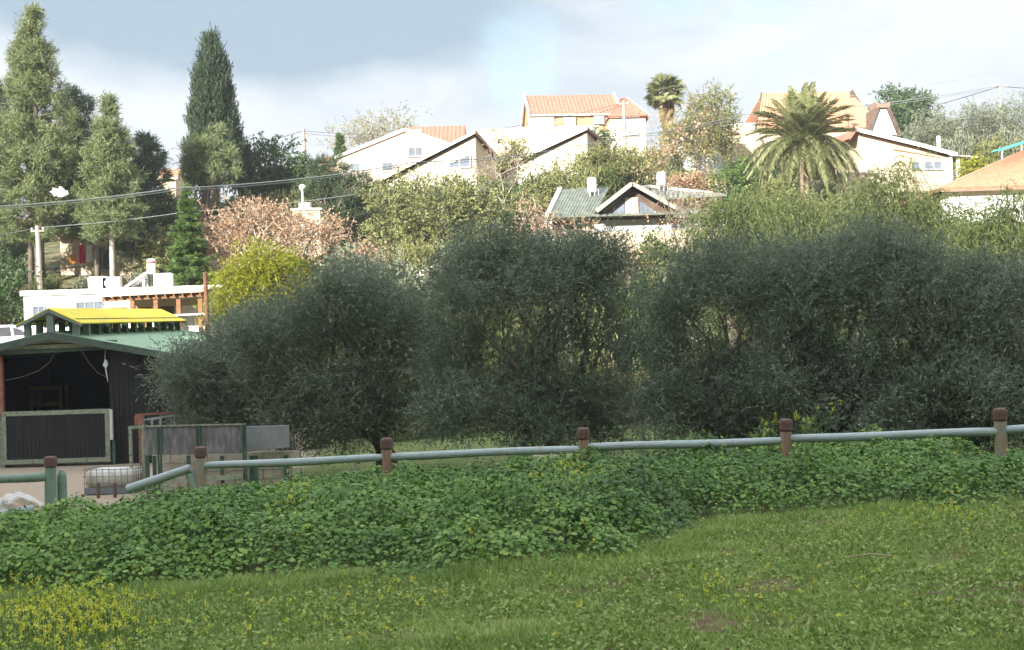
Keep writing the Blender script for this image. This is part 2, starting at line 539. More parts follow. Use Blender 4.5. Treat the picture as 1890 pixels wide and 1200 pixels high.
def axis(segs):
    out = []
    for a, b, s in segs:
        out += list(np.arange(a, b, s))
    out.append(segs[-1][1])
    return np.array(out)


gx = axis([(-260, -60, 8), (-60, -24, 2), (-24, -10, 0.8), (-10, -6, 0.4), (-6, 6, 0.15), (6, 10, 0.4), (10, 24, 0.8), (24, 60, 2), (60, 260, 8)])
gy = axis([(-240, -100, 8), (-100, -3, 3), (-3, 5, 1), (5, 15, 0.1), (15, 24, 0.3), (24, 60, 0.8), (60, 140, 1.6), (140, 330, 8)])
XX, YY = np.meshgrid(gx, gy)
ZZ = terrain(XX, YY)
V = np.stack([XX, YY, ZZ], -1).reshape(-1, 3)
nx, ny = len(gx), len(gy)
ii = (np.arange(ny - 1)[:, None] * nx + np.arange(nx - 1)[None]).ravel()
Fq = np.stack([ii, ii + 1, ii + nx + 1, ii + nx], -1)
ground_m = bpy.data.materials.new('ground_soil')
ground_m.use_nodes = True
MATS['ground_soil'] = ground_m
nt = ground_m.node_tree
gb = nt.nodes['Principled BSDF']
gb.inputs['Roughness'].default_value = 0.95
gb.inputs['Specular IOR Level'].default_value = 0.1
gt = N(nt.nodes, 'ShaderNodeTexCoord')
ga = N(nt.nodes, 'ShaderNodeTexNoise', i_Scale=1.3, i_Detail=9.0, i_Roughness=0.7)
gf = N(nt.nodes, 'ShaderNodeTexNoise', i_Scale=14.0, i_Detail=6.0, i_Roughness=0.7)
nt.links.new(gt.outputs['Object'], ga.inputs['Vector'])
nt.links.new(gt.outputs['Object'], gf.inputs['Vector'])
turf = ramp(nt.nodes, [(0.33, (0.075, 0.115, 0.032)), (0.5, (0.135, 0.18, 0.055)), (0.62, (0.15, 0.15, 0.07)), (0.72, (0.14, 0.09, 0.06))])
nt.links.new(ga.outputs[0], turf.inputs[0])
dirt = ramp(nt.nodes, [(0.35, (0.28, 0.215, 0.15)), (0.65, (0.40, 0.32, 0.24))])
nt.links.new(gf.outputs[0], dirt.inputs[0])
scrub = ramp(nt.nodes, [(0.35, (0.035, 0.045, 0.018)), (0.5, (0.09, 0.085, 0.04)), (0.66, (0.24, 0.19, 0.12))])
nt.links.new(ga.outputs[0], scrub.inputs[0])
soilc = ramp(nt.nodes, [(0.35, (0.085, 0.055, 0.032)), (0.65, (0.15, 0.105, 0.062))])
nt.links.new(gf.outputs[0], soilc.inputs[0])
a0n = N(nt.nodes, 'ShaderNodeAttribute', attribute_name='soil')
m0 = N(nt.nodes, 'ShaderNodeMix', data_type='RGBA')
nt.links.new(a0n.outputs['Fac'], m0.inputs[0])
nt.links.new(turf.outputs[0], m0.inputs[6])
nt.links.new(soilc.outputs[0], m0.inputs[7])
a1 = N(nt.nodes, 'ShaderNodeAttribute', attribute_name='earth')
a2 = N(nt.nodes, 'ShaderNodeAttribute', attribute_name='scrub')
m1 = N(nt.nodes, 'ShaderNodeMix', data_type='RGBA')
m2 = N(nt.nodes, 'ShaderNodeMix', data_type='RGBA')
nt.links.new(a2.outputs['Fac'], m1.inputs[0])
nt.links.new(m0.outputs[2], m1.inputs[6])
nt.links.new(scrub.outputs[0], m1.inputs[7])
nt.links.new(a1.outputs['Fac'], m2.inputs[0])
nt.links.new(m1.outputs[2], m2.inputs[6])
nt.links.new(dirt.outputs[0], m2.inputs[7])
nt.links.new(m2.outputs[2], gb.inputs['Base Color'])
gbp = N(nt.nodes, 'ShaderNodeBump', i_Strength=0.6, i_Distance=0.05)
nt.links.new(gf.outputs[0], gbp.inputs['Height'])
nt.links.new(gbp.outputs[0], gb.inputs['Normal'])
ground = mesh_np('ground', V, Fq, 'ground_soil', smooth=True)
earth = np.clip(sstep(20.5, 23, V[:, 1]) * sstep(-5.0, -7.0, V[:, 0]) * sstep(57, 53, V[:, 1]) + np.exp(-((V[:, 0] - 0.5) / 0.7) ** 2 - ((V[:, 1] - 21.5) / 0.8) ** 2), 0, 1)
def bare_soil(x, y):
    return sstep(0.56, 0.72, 0.5 * vnoise(x * 1.7 + 31, y * 3.0 + 17) + 0.5 * vnoise(x * 5.1 + 3, y * 8.0 + 5)) * (0.45 + 0.55 * sstep(-1.5, 1.0, x))


for nm, val in (('soil', bare_soil(V[:, 0], V[:, 1])), ('earth', earth), ('scrub', sstep(44, 50, V[:, 1]))):
    at_ = ground.data.attributes.new(nm, 'FLOAT', 'POINT')
    at_.data.foreach_set('value', val.astype(np.float32))
tag(ground, kind='structure')


# ------------------------------------------------------------------ foliage tools
def leaf_quads(p, d, length, width, fold=0.15, tri=False):
    """Rhombic leaves at p pointing along d."""
    n = len(p)
    d = unit(d)
    r = unit(rng.normal(size=(n, 3)))
    s = unit(np.cross(d, r))
    u = np.cross(s, d)
    L = (length * rng.uniform(0.65, 1.25, n))[:, None]
    W = (width * rng.uniform(0.7, 1.3, n))[:, None]
    if tri:
        v = np.empty((n, 3, 3))
        v[:, 0] = p + s * W * 0.5
        v[:, 1] = p - s * W * 0.5
        v[:, 2] = p + d * L
        return v.reshape(-1, 3), np.arange(n * 3).reshape(n, 3)
    v = np.empty((n, 4, 3))
    v[:, 0] = p
    v[:, 1] = p + d * L * 0.5 + s * W * 0.5 + u * L * fold
    v[:, 2] = p + d * L
    v[:, 3] = p + d * L * 0.5 - s * W * 0.5 + u * L * fold
    return v.reshape(-1, 3), np.arange(n * 4).reshape(n, 4)


def crown_mesh(parent, m, clumps, outward, P, name='crown'):
    """Leaves on shoots that spring from clump centres. P: K shoots, M leaves per shoot, L shoot length, sig clump spread, weights wo wu wr, droop, leaf (l, w), spread."""
    nC = len(clumps)
    K, M_ = P['K'], P['M']
    c = np.repeat(clumps, K, 0)
    ow = np.repeat(outward, K, 0)
    n = len(c)
    sg = np.array(P.get('sig', (0.2, 0.2, 0.2)))
    o = c + rng.normal(size=(n, 3)) * sg
    d = unit(P.get('wo', 0.6) * ow + P.get('wu', 0.3) * np.array([0, 0, 1.0]) + P.get('wr', 0.6) * rng.normal(size=(n, 3)))
    L = P['L'] * rng.uniform(0.6, 1.3, n)
    t = (np.arange(M_) + 0.5) / M_
    T = np.tile(t, n)
    o2, d2, L2 = np.repeat(o, M_, 0), np.repeat(d, M_, 0), np.repeat(L, M_)
    dr = P.get('droop', 0.0)
    p = o2 + d2 * (L2 * T)[:, None]
    p[:, 2] -= dr * L2 * T * T
    tan = d2.copy()
    tan[:, 2] -= 2 * dr * T
    ld = unit(unit(tan) + P.get('spread', 0.6) * rng.normal(size=p.shape))
    v, f = leaf_quads(p, ld, P['leaf'][0], P['leaf'][1], tri=P.get('tri', False))
    ct = np.repeat(rng.uniform(0, 1, nC), K * M_)
    tint = 0.18 + 0.45 * ct + 0.35 * rng.uniform(0, 1, len(p)) + P.get('tip', 0.1) * (T - 0.5)
    ob = mesh_np(name, v, f, m, parent, tint)
    ob['leaf_count'] = int(len(p))
    return o, d, L


def lobes_world(Y, lobes):
    out = []
    for lb in lobes:
        px, py, rx, ry = lb[:4]
        dy = lb[4] if len(lb) > 4 else 0.0
        c = at(px, py, Y + dy)
        k = (Y + dy) / F
        out.append((c, np.array([rx * k, 0.85 * 0.5 * (rx + ry) * k, ry * k])))
    return out


def clumps_in(lobes, n, inner=0.45):
    w = np.array([r[0] * r[2] + r[0] * r[1] for _, r in lobes])
    cnt = np.maximum(1, (n * w / w.sum()).astype(int))
    C, O = [], []
    for (c, r), k in zip(lobes, cnt):
        u = unit(rng.normal(size=(k, 3)))
        ph = rng.uniform(0, 6.28, 3)
        bump_ = 0.96 + 0.16 * np.sin(3.1 * u[:, 0] + ph[0]) * np.sin(2.7 * u[:, 2] + ph[1]) + 0.14 * np.sin(6.3 * u[:, 0] + 4.1 * u[:, 1] + ph[2])
        rad = (inner + (1 - inner) * rng.random(k) ** 0.7) * bump_ * np.where(rng.random(k) < 0.12, rng.uniform(1.0, 1.22, k), 1.0)
        C.append(c + u * rad[:, None] * r)
        O.append(unit(u / r))
    return np.concatenate(C), np.concatenate(O)


def limb_mesh(parent, m, base, targets, r0, fork=0.35, name='trunk', lean=(0, 0), stems=1, sides=6, rt=0.012):
    """Trunk from base, forking into curved limbs that reach the targets."""
    mb = MB()
    base = np.array(base, float)
    cen = targets.mean(0)
    top = targets[:, 2].max()
    for s in range(stems):
        off = np.array([rng.normal() * r0 * 1.2, rng.normal() * r0 * 1.2, 0]) if stems > 1 else np.zeros(3)
        hub = base + off + (cen - base) * np.array([0.6, 0.6, 0]) * fork + np.array([rng.normal() * 0.2 if stems > 1 else 0, 0, (top - base[2]) * fork])
        pts = [base + off - np.array([0, 0, 0.4]), base + off + np.array([0, 0, 0.02]), (base + off) * 0.5 + hub * 0.5 + rng.normal(size=3) * r0 * 0.5, hub]
        mb.tube(pts, [r0 * 1.45, r0 * 1.2, r0 * 0.95, r0 * 0.75], 8)
        sel = targets[s::stems]
        for tg in sel:
            st = hub * (1 - 0.0) + rng.normal(size=3) * r0 * 0.2
            m1_ = st * 0.65 + tg * 0.35 + np.array([0, 0, 0.12 * np.linalg.norm(tg - st)]) + rng.normal(size=3) * 0.08 * np.linalg.norm(tg - st)
            m2_ = st * 0.3 + tg * 0.7 + np.array([0, 0, 0.08 * np.linalg.norm(tg - st)]) + rng.normal(size=3) * 0.05 * np.linalg.norm(tg - st)
            mb.tube([st, m1_, m2_, tg], [r0 * 0.5, r0 * 0.32, r0 * 0.18, rt], sides, cap=False)
    o = mb.build(name, m, parent, smooth=True)
    return o


def local(root, *arrs):
    l = np.array(root.location)
    return [a - l for a in arrs]


def tree(name, label, cat, Y, lobes, leafm, P, n_clump, base_px=None, trunk_r=0.15, barkm='bark', group=None, fork=0.3, inner=0.45, limbs=22, stems=1, base_dy=0.0, twigs=0):
    lw = lobes_world(Y, lobes)
    bx = base_px if base_px is not None else lobes[0][0]
    q = at(bx, 600, Y + base_dy)
    b = np.array([q[0], Y + base_dy, tz(q[0], Y + base_dy)])
    root = thing(name, label, cat, b, group=group)
    C, O = clumps_in(lw, n_clump, inner)
    keep = C[:, 2] > terrain(C[:, 0], C[:, 1]) + 0.05
    C, O = C[keep], O[keep]
    Cl = C - b
    sel = Cl[rng.choice(len(Cl), min(limbs, len(Cl)), replace=False)]
    limb_mesh(root, barkm, (0, 0, 0), sel, trunk_r, fork, stems=stems)
    o, d, L = crown_mesh(root, leafm, Cl, O, P)
    if twigs:
        k = rng.choice(len(o), min(twigs, len(o)), replace=False)
        twig_mesh(root, barkm, o[k] - d[k] * L[k][:, None] * 0.6, o[k] + d[k] * L[k][:, None] * 1.05, 0.006 * Y / 30)
    return root


def twig_mesh(root, m, a, b, r):
    """Thin three-sided twigs from points a to b, one part."""
    n = len(a)
    d = unit(b - a)
    s = unit(np.cross(d, unit(rng.normal(size=(n, 3)))))
    u = np.cross(s, d)
    ang = [0, 2.094, 4.189]
    v = np.empty((n, 6, 3))
    for i, g in enumerate(ang):
        off = (math.cos(g) * s + math.sin(g) * u)
        v[:, i] = a + off * r
        v[:, 3 + i] = b + off * r * 0.4
    base = np.arange(n)[:, None] * 6
    f = np.concatenate([base + np.array([[i, (i + 1) % 3, 3 + (i + 1) % 3, 3 + i]]) for i in range(3)])
    return tag(mesh_np('twigs', v.reshape(-1, 3), f, m, root), kind='stuff')


def branching(root, m, base, height, r0, levels=5, spread=0.55, kids=(2, 4), name='branches', lean=(0, 0), up=0.25, width=1.0):
    """Recursive bare branches; returns the tips."""
    mb = MB()
    tips = []

    def grow(p, d, L, r, lev):
        n = 3
        pts, rad = [p], [r]
        q, dd = p.copy(), d.copy()
        for i in range(n):
            dd = unit(dd + rng.normal(size=3) * 0.16 + np.array([0, 0, up * 0.3]))
            q = q + dd * L / n
            pts.append(q.copy())
            rad.append(r * (1 - 0.4 * (i + 1) / n))
        mb.tube(pts, rad, 6 if lev < 2 else (4 if lev < 4 else 3), cap=False)
        if lev >= levels:
            tips.append((q, dd))
            return
        for k in range(rng.integers(kids[0], kids[1] + 1)):
            nd = unit(dd + rng.normal(size=3) * spread * np.array([width, width, 0.8]) + np.array([0, 0, up]))
            s = rng.uniform(0.45, 1.0)
            bp_ = pts[-1] if k < 2 else pts[-2]
            grow(bp_.copy(), nd, L * rng.uniform(0.62, 0.85), r * 0.56, lev + 1)

    grow(np.array(base, float), unit(np.array([lean[0], lean[1], 1.0])), height, r0, 0)
    tag(mb.build(name, m, root, smooth=True), kind='stuff')
    return np.array([t[0] for t in tips]), np.array([t[1] for t in tips])


def profile_clumps(px, prof, Y, n, power=0.5):
    """Clump centres in a crown of revolution; prof = [(photo y, half width px)]."""
    ys = np.array([p[0] for p in prof], float)
    hw = np.array([p[1] for p in prof], float)
    yy = rng.uniform(ys[0], ys[-1], n * 6)
    w = np.interp(yy, ys, hw)
    keep = rng.random(len(yy)) < (w + 6) / (w.max() + 6)
    yy, w = yy[keep][:n], w[keep][:n]
    k = Y / F
    ang = rng.uniform(0, 2 * math.pi, len(yy))
    rad = rng.random(len(yy)) ** power
    c0 = np.array([at(px, y, Y) for y in yy])
    xc = np.median(c0[:, 0])
    c0[:, 0] = xc
    C = c0 + np.stack([np.cos(ang) * rad * w * k, np.sin(ang) * rad * w * k, np.zeros(len(yy))], -1)
    O = np.stack([np.cos(ang), np.sin(ang), np.zeros(len(yy))], -1)
    return C, O, xc


def conifer(name, label, px, prof, Y, n, leafm, P, trunk_r, group=None, power=0.5, branches=True, barkm='bark', top_y=None):
    C, O, xc = profile_clumps(px, prof, Y, n, power)
    b = np.array([xc, Y, tz(xc, Y)])
    root = thing(name, label, 'tree', b, group=group)
    Cl = C - b
    H = at(px, top_y or prof[0][0], Y)[2] - b[2]
    mb = MB()
    mb.tube([(0, 0, -0.4), (0.03, 0, H * 0.3), (-0.03, 0, H * 0.65), (0, 0, H)], [trunk_r * 1.15, trunk_r, trunk_r * 0.6, 0.02], 8)
    mb.build('trunk', barkm, root, smooth=True)
    if branches:
        bm_ = MB()
        for c in Cl[rng.choice(len(Cl), min(len(Cl), 90), replace=False)]:
            rr = math.hypot(c[0], c[1])
            z0 = max(0.5, c[2] - 0.35 * rr)
            bm_.tube([(0, 0, z0), (c[0] * 0.5, c[1] * 0.5, (z0 + c[2]) / 2 - 0.05 * rr), tuple(c)], [trunk_r * 0.3, trunk_r * 0.18, 0.015], 4, cap=False)
        tag(bm_.build('branches', barkm, root, smooth=True), kind='stuff')
    crown_mesh(root, leafm, Cl, O, P)
    return root


# ------------------------------------------------------------------ buildings tools
def window(root, x, z, w, h, y, panem='pane', framem='window_frame', bars=1, sill=True):
    """Framed window on the wall plane at local y (front looks towards -y)."""
    t = 0.06
    f = MB()
    f.box(x - w / 2, x + w / 2, y - 0.05, y + 0.03, z, z + t)
    f.box(x - w / 2, x + w / 2, y - 0.05, y + 0.03, z + h - t, z + h)
    f.box(x - w / 2, x - w / 2 + t, y - 0.05, y + 0.03, z + t, z + h - t)
    f.box(x + w / 2 - t, x + w / 2, y - 0.05, y + 0.03, z + t, z + h - t)
    for k in range(bars):
        xx = x - w / 2 + w * (k + 1) / (bars + 1)
        f.box(xx - 0.025, xx + 0.025, y - 0.045, y + 0.02, z + t, z + h - t)
    o = f.build('window', framem, root)
    MB().box(x - w / 2 + t, x + w / 2 - t, y - 0.02, y - 0.004, z + t, z + h - t).build('pane', panem, o)
    if sill:
        MB().box(x - w / 2 - 0.06, x + w / 2 + 0.06, y - 0.12, y - 0.052, z - 0.06, z).build('sill', framem, o)
    return o


def gable_body(root, w, d, hz, rise, m, ridge='y', below=3.0, apex=0.5):
    """Wall body with gables; front at y=0, ridge along y (gable faces the front) or x."""
    x0, x1 = -w / 2, w / 2
    if ridge == 'y':
        xa = x0 + w * apex
        poly = [(x0, 0, -below), (x1, 0, -below), (x1, 0, hz), (xa, 0, hz + rise), (x0, 0, hz)]
        return MB().prism(poly, (0, d, 0)).build('wall', m, root)
    ya = d * apex
    poly = [(x0, 0, -below), (x0, d, -below), (x0, d, hz), (x0, ya, hz + rise), (x0, 0, hz)]
    return MB().prism(poly[::-1], (w, 0, 0)).build('wall', m, root)


def slab(a, b, c, d, th, name, m, root, ribs=0, rib_h=0.05, edge=None):
    """Roof slab through four corners a b (eave) c d (ridge), thickness th, tile ribs running from eave to ridge."""
    a, b, c, d = [np.array(p, float) for p in (a, b, c, d)]
    nrm = np.cross(b - a, d - a)
    nrm /= np.linalg.norm(nrm)
    if nrm[2] < 0:
        nrm = -nrm
    mb = MB()
    if not ribs:
        mb.prism([a, b, c, d], nrm * th)
        return mb.build(name, m, root)
    k = ribs * 4 + 1
    t = np.linspace(0, 1, k)
    hh = th + rib_h * 0.5 * (1 - np.cos(t * ribs * 2 * math.pi))
    top_e = a + (b - a) * t[:, None] + nrm * hh[:, None]
    top_r = d + (c - d) * t[:, None] + nrm * hh[:, None]
    bot_e = a + (b - a) * t[:, None]
    bot_r = d + (c - d) * t[:, None]
    vs = np.concatenate([top_e, top_r, bot_e, bot_r])
    fs = []
    for i in range(k - 1):
        fs.append((i, i + 1, k + i + 1, k + i))
        fs.append((2 * k + i, i + 0, i + 1, 2 * k + i + 1)[::-1])
        fs.append((k + i, k + i + 1, 3 * k + i + 1, 3 * k + i)[::-1])
        fs.append((2 * k + i, 2 * k + i + 1, 3 * k + i + 1, 3 * k + i))
    fs.append((0, k, 3 * k, 2 * k))
    fs.append((k - 1, 2 * k + k - 1, 3 * k + k - 1, 2 * k - 1))
    mb.add(vs, fs)
    return mb.build(name, m, root)


def gable_roof(root, w, d, hz, rise, m, ridge='y', over=0.4, apex=0.5, th=0.12, ribs=0, trim='fascia_cream'):
    x0, x1 = -w / 2, w / 2
    if ridge == 'y':
        xa = x0 + w * apex
        for sx, xe in ((x0 - over, -1), (x1 + over, 1)):
            ze = hz + rise - rise * abs(sx - xa) / abs((x0 if xe < 0 else x1) - xa)
            p = [(sx, -over, ze + 0.01), (sx, d + over, ze + 0.01), (xa, d + over, hz + rise + 0.01), (xa, -over, hz + rise + 0.01)]
            r_ = slab(p[0], p[1], p[2], p[3], th, 'roof', m, root, ribs)
            MB().bar((sx, -over - 0.03, ze + 0.02), (xa + 0.0, -over - 0.03, hz + rise + 0.02), 0.05, 0.24).build('barge_board', trim, r_)
    else:
        ya = d * apex
        for sy in (-over, d + over):
            run = ya if sy < 0 else d - ya
            ze = hz + rise - rise * abs(sy - ya) / run
            p = [(x0 - over, sy, ze + 0.01), (x1 + over, sy, ze + 0.01), (x1 + over, ya, hz + rise + 0.01), (x0 - over, ya, hz + rise + 0.01)]
            r_ = slab(p[0], p[1], p[2], p[3], th, 'roof', m, root, ribs)
            MB().bar((x0 - over, sy - 0.03 * (1 if sy < 0 else -1), ze + 0.02), (x1 + over, sy - 0.03 * (1 if sy < 0 else -1), ze + 0.02), 0.05, 0.2).build('gutter', trim, r_)


def chimney(root, x, y, z, w, h, m='trim_white'):
    o = MB().box(x - w / 2, x + w / 2, y - w / 2, y + w / 2, z, z + h).build('chimney', m, root, bevel=0.01)
    MB().box(x - w / 2 - 0.05, x + w / 2 + 0.05, y - w / 2 - 0.05, y + w / 2 + 0.05, z + h + 0.002, z + h + 0.09).build('chimney_cap', m, o)


def px_frame(px, py, Y):
    p = at(px, py, Y)
    return p, Y / F


# ------------------------------------------------------------------ houses on the hill
# gable fronted white house
p, k = px_frame(750, 330, 104)
h = thing('gable_house', 'plain white house with wide low gable front and three small windows above the dark conifer', 'house', p)
gable_body(h, 256 * k, 9, at(622, 291, 104)[2] - p[2], 47 * k, 'white_wall')
gable_roof(h, 256 * k, 9, at(622, 291, 104)[2] - p[2], 47 * k, 'tile_red', over=0.12, trim='trim_white', th=0.1)
for (wx, wy, ww, wh) in ((767, 289, 26, 17), (716, 316, 20, 16), (656, 314, 19, 12)):
    q = at(wx, wy, 104) - p
    window(h, q[0], q[2], ww * k, wh * k, 0, bars=1)
q = at(768, 250, 104) - p
chimney(h, q[0], 3.0, q[2] - 1.0, 11 * k, 1.0 + 20 * k)
# rear wing whose tiled slope faces the viewer
p, k = px_frame(806, 345, 107)
h = thing('tiled_wing_house', 'low house with short red tiled slope between the white gable and the corner house', 'house', p)
zw = at(806, 266, 107)[2] - p[2]
gable_body(h, 100 * k, 6, zw, 1.7, 'white_wall', 'x')
gable_roof(h, 100 * k, 6, zw, 1.7, 'tile_red', 'x', over=0.2, ribs=14, trim='trim_white')
# red eave left of the white gable
p, k = px_frame(598, 330, 112)
h = thing('red_eaved_cottage', 'cottage with brown red eave hidden behind the dark conifer beside the white gable', 'house', p, R(-25))
zw = at(598, 303, 112)[2] - p[2]
gable_body(h, 3.4, 6, zw, 0.9, 'roof_edge', 'x')
gable_roof(h, 3.4, 6, zw, 0.9, 'tile_red', 'x', over=0.35, ribs=8, trim='roof_edge')
# glimpse of a tiled roof between pine and cypress
p, k = px_frame(309, 345, 108)
h = thing('far_tiled_house', 'house with small orange tiled roof seen between the dark pine and the cypress', 'house', p)
zw = at(309, 326, 108)[2] - p[2]
gable_body(h, 1.3, 3, zw - 0.1, 0.7, 'cream_wall', 'x')
gable_roof(h, 1.3, 3, zw - 0.1, 0.7, 'tile_orange', 'x', over=0.2, ribs=5)


def corner_house(name, label, pa, Y, pl, pr, base_py, win=None):
    """House with its high corner towards the viewer: walls fall away to the left and to the right, ridge runs back from the corner."""
    a = at(pa[0], pa[1], Y)
    l = at(pl[0], pl[1], Y + 2.5)
    r = at(pr[0], pr[1], Y + 4.5)
    zb = at(pa[0], base_py, Y)[2]
    root = thing(name, label, 'house', (a[0], a[1], zb))
    a, l, r = [q - np.array([root.location.x, root.location.y, zb]) for q in (a, l, r)]
    c = np.array([l[0] * 0.45 + r[0] * 0.6, a[1] + 9.0, a[2] - 0.3])
    for nm, s, e in (('front_wall', a, l), ('side_wall', a, r)):
        dd = unit(np.array([-(e - s)[1], (e - s)[0], 0]))
        if dd[1] < 0:
            dd = -dd
        poly = [(s[0], s[1], -3), (e[0], e[1], -3), (e[0], e[1], e[2] - 0.22), (s[0], s[1], s[2] - 0.22)]
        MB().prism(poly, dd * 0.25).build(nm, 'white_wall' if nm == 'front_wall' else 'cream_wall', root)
    over = np.array([0, -0.45, 0])
    ax = a + over * 0.8
    for nm, e, sx in (('roof_left', l, -1), ('roof_right', r, 1)):
        ee = e + np.array([0.3 * sx, -0.45, -0.1])
        cc, bb = c, ee + (c - ax) * 0.9
        o = slab(ee, bb, cc, ax, 0.14, 'roof', 'tile_red', root)
        MB().bar(ee + np.array([0, -0.03, 0.02]), ax + np.array([0, -0.03, 0.02]), 0.06, 0.19).build('barge_board', 'fascia_cream' if sx < 0 else 'roof_edge', o)
    return root, a, l, r


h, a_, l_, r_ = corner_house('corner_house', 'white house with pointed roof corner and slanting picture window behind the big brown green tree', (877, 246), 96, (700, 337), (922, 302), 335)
# slanting window on the left face
u_ = unit(l_ - a_)


def onl(px, py):
    t = (px - 877) / (700 - 877)
    q = a_ + (l_ - a_) * t
    w = at(px, py, 96 + 2.5 * t)
    return np.array([q[0], q[1] - 0.06, w[2] - h.location.z])


wp = [onl(828, 311), onl(867, 309), onl(867, 285), onl(828, 303)]
o = MB().prism(wp, (0, -0.04, 0)).build('window', 'pane', h)
for i in range(4):
    MB().bar(wp[i] + np.array([0, -0.05, 0]), wp[(i + 1) % 4] + np.array([0, -0.05, 0]), 0.09).build('frame', 'trim_white', o)
MB().bar((wp[0] + wp[1]) / 2 + np.array([0, -0.05, 0]), (wp[2] + wp[3]) / 2 + np.array([0, -0.05, 0]), 0.09).build('frame', 'trim_white', o)
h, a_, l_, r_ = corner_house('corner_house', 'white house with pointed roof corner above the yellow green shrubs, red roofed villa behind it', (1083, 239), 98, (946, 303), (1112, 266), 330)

# villa with the long red roof
p, k = px_frame(1062, 262, 125)
h = thing('red_roof_villa', 'two storey cream villa with long red tiled roof and three shuttered windows', 'house', p, R(6))
W_ = 160 * k
zw = at(1062, 209, 125)[2] - p[2]
gable_body(h, W_, 5.6, zw, 2.0, 'yellow_wall', 'x', below=4)
gable_roof(h, W_, 5.6, zw, 2.0, 'tile_red', 'x', over=0.25, ribs=24)
MB().box(-W_ / 2 - 0.3, -W_ / 2 + 2.0, -0.12, 0.0, -2, zw - 0.25).build('white_bay', 'white_wall', h)
MB().box(-W_ / 2 + 3.6, W_ / 2, -0.10, -0.003, -2, zw - 1.7).build('white_bay', 'white_wall', h)
for s_ in (-1, 1):
    xg = s_ * (W_ / 2 + 0.27)
    o = MB()
    o.bar((xg, -0.4, zw - 0.15), (xg, 2.8, zw + 2.2), 0.16, 0.34)
    o.bar((xg, 2.8, zw + 2.2), (xg, 6.0, zw - 0.15), 0.16, 0.34)
    o.build('verge', 'trim_white', h)
MB().prism([(W_ / 2 + 0.005, 0.3, zw + 0.1), (W_ / 2 + 0.005, 5.3, zw + 0.1), (W_ / 2 + 0.005, 2.8, zw + 1.85)], (0.05, 0, 0)).build('gable_panel', 'grey_wall', h)  # grey sheet over the right gable end, its shade put into the colour
for wx, wy, ww, wh in ((996, 243, 30, 25), (1052, 233, 23, 16), (1107, 228, 20, 15)):
    x_ = (wx - 1062) * k
    window(h, x_, at(wx, wy, 125)[2] - p[2], ww * k, wh * k, -0.125, 'shutter', bars=0)
p, k = px_frame(1160, 262, 121)
h = thing('hip_roof_annex', 'cream annex with red hipped roof and tall white shutter beside the red roofed villa', 'house', p)
zw = at(1160, 217, 121)[2] - p[2]
MB().box(-33 * k, 33 * k, 0, 3.6, -3, zw).build('wall', 'white_wall', h)
e_ = [(-36 * k, -0.3, zw), (40 * k, -0.3, zw), (40 * k, 3.9, zw), (-36 * k, 3.9, zw)]
top = (-8 * k, 1.8, zw + 1.9)
ap = (4 * k, 1.8, zw + 1.9)
slab(e_[0], e_[1], ap, top, 0.1, 'roof', 'tile_red', h, ribs=14)
slab(e_[1], e_[2], ap, ap, 0.1, 'roof', 'tile_red', h)
slab(e_[3], e_[0], top, top, 0.1, 'roof', 'tile_red', h)
MB().bar(e_[1], np.array(ap) + np.array([0, 0, 0.12]), 0.14).build('hip_tile', 'trim_white', h)
window(h, 8 * k, at(1165, 250, 121)[2] - p[2], 22 * k, 28 * k, 0, 'shutter', bars=1)
# parapet terrace of the villa
p, k = px_frame(945, 262, 122)
h = thing('terrace_wall', 'long cream parapet wall running left from the red roofed villa', 'wall', p)
MB().box(-3.0, 7.5, 0, 0.4, -4, at(945, 240, 122)[2] - p[2]).build('wall', 'white_wall', h)
MB().box(-3.1, 7.6, -0.06, 0.46, at(945, 240, 122)[2] - p[2] + 0.003, at(945, 238, 122)[2] - p[2] + 0.08).build('coping', 'cream_wall', h)

# house with white porch behind the pale tree
p, k = px_frame(1300, 312, 108)
h = thing('porch_house', 'white house with square porch pillars and red eave behind the pale leafed tree', 'house', p)
zt = at(1300, 254, 108)[2] - p[2]
MB().box(-48 * k, 55 * k, 1.4, 7, -3, zt).build('wall', 'cream_wall', h)
for px_ in (1258, 1290, 1326):
    x_ = (px_ - 1300) * k
    MB().box(x_ - 0.19, x_ + 0.19, 0, 0.38, -2, zt).build('pillar', 'bright_wall', h)
MB().box(-48 * k, 34 * k, -0.05, 0.45, zt + 0.003, zt + 0.28).build('beam', 'bright_wall', h)
MB().box(-46 * k, 34 * k, 0.05, 0.3, -1, at(1300, 283, 108)[2] - p[2]).build('parapet', 'bright_wall', h)
window(h, -18 * k, 0.4, 1.2, 1.7, 1.4, 'dark_pane')
window(h, 14 * k, 0.4, 1.2, 1.7, 1.4, 'dark_pane')
slab((-50 * k, -0.5, zt + 0.3), (66 * k, -0.5, zt + 0.0), (66 * k, 4, zt + 1.0), (-50 * k, 4, zt + 1.6), 0.14, 'roof', 'tile_red', h, ribs=16)
q = at(1343, 245, 108) - p
chimney(h, q[0], 1.6, q[2], 11 * k, 22 * k)
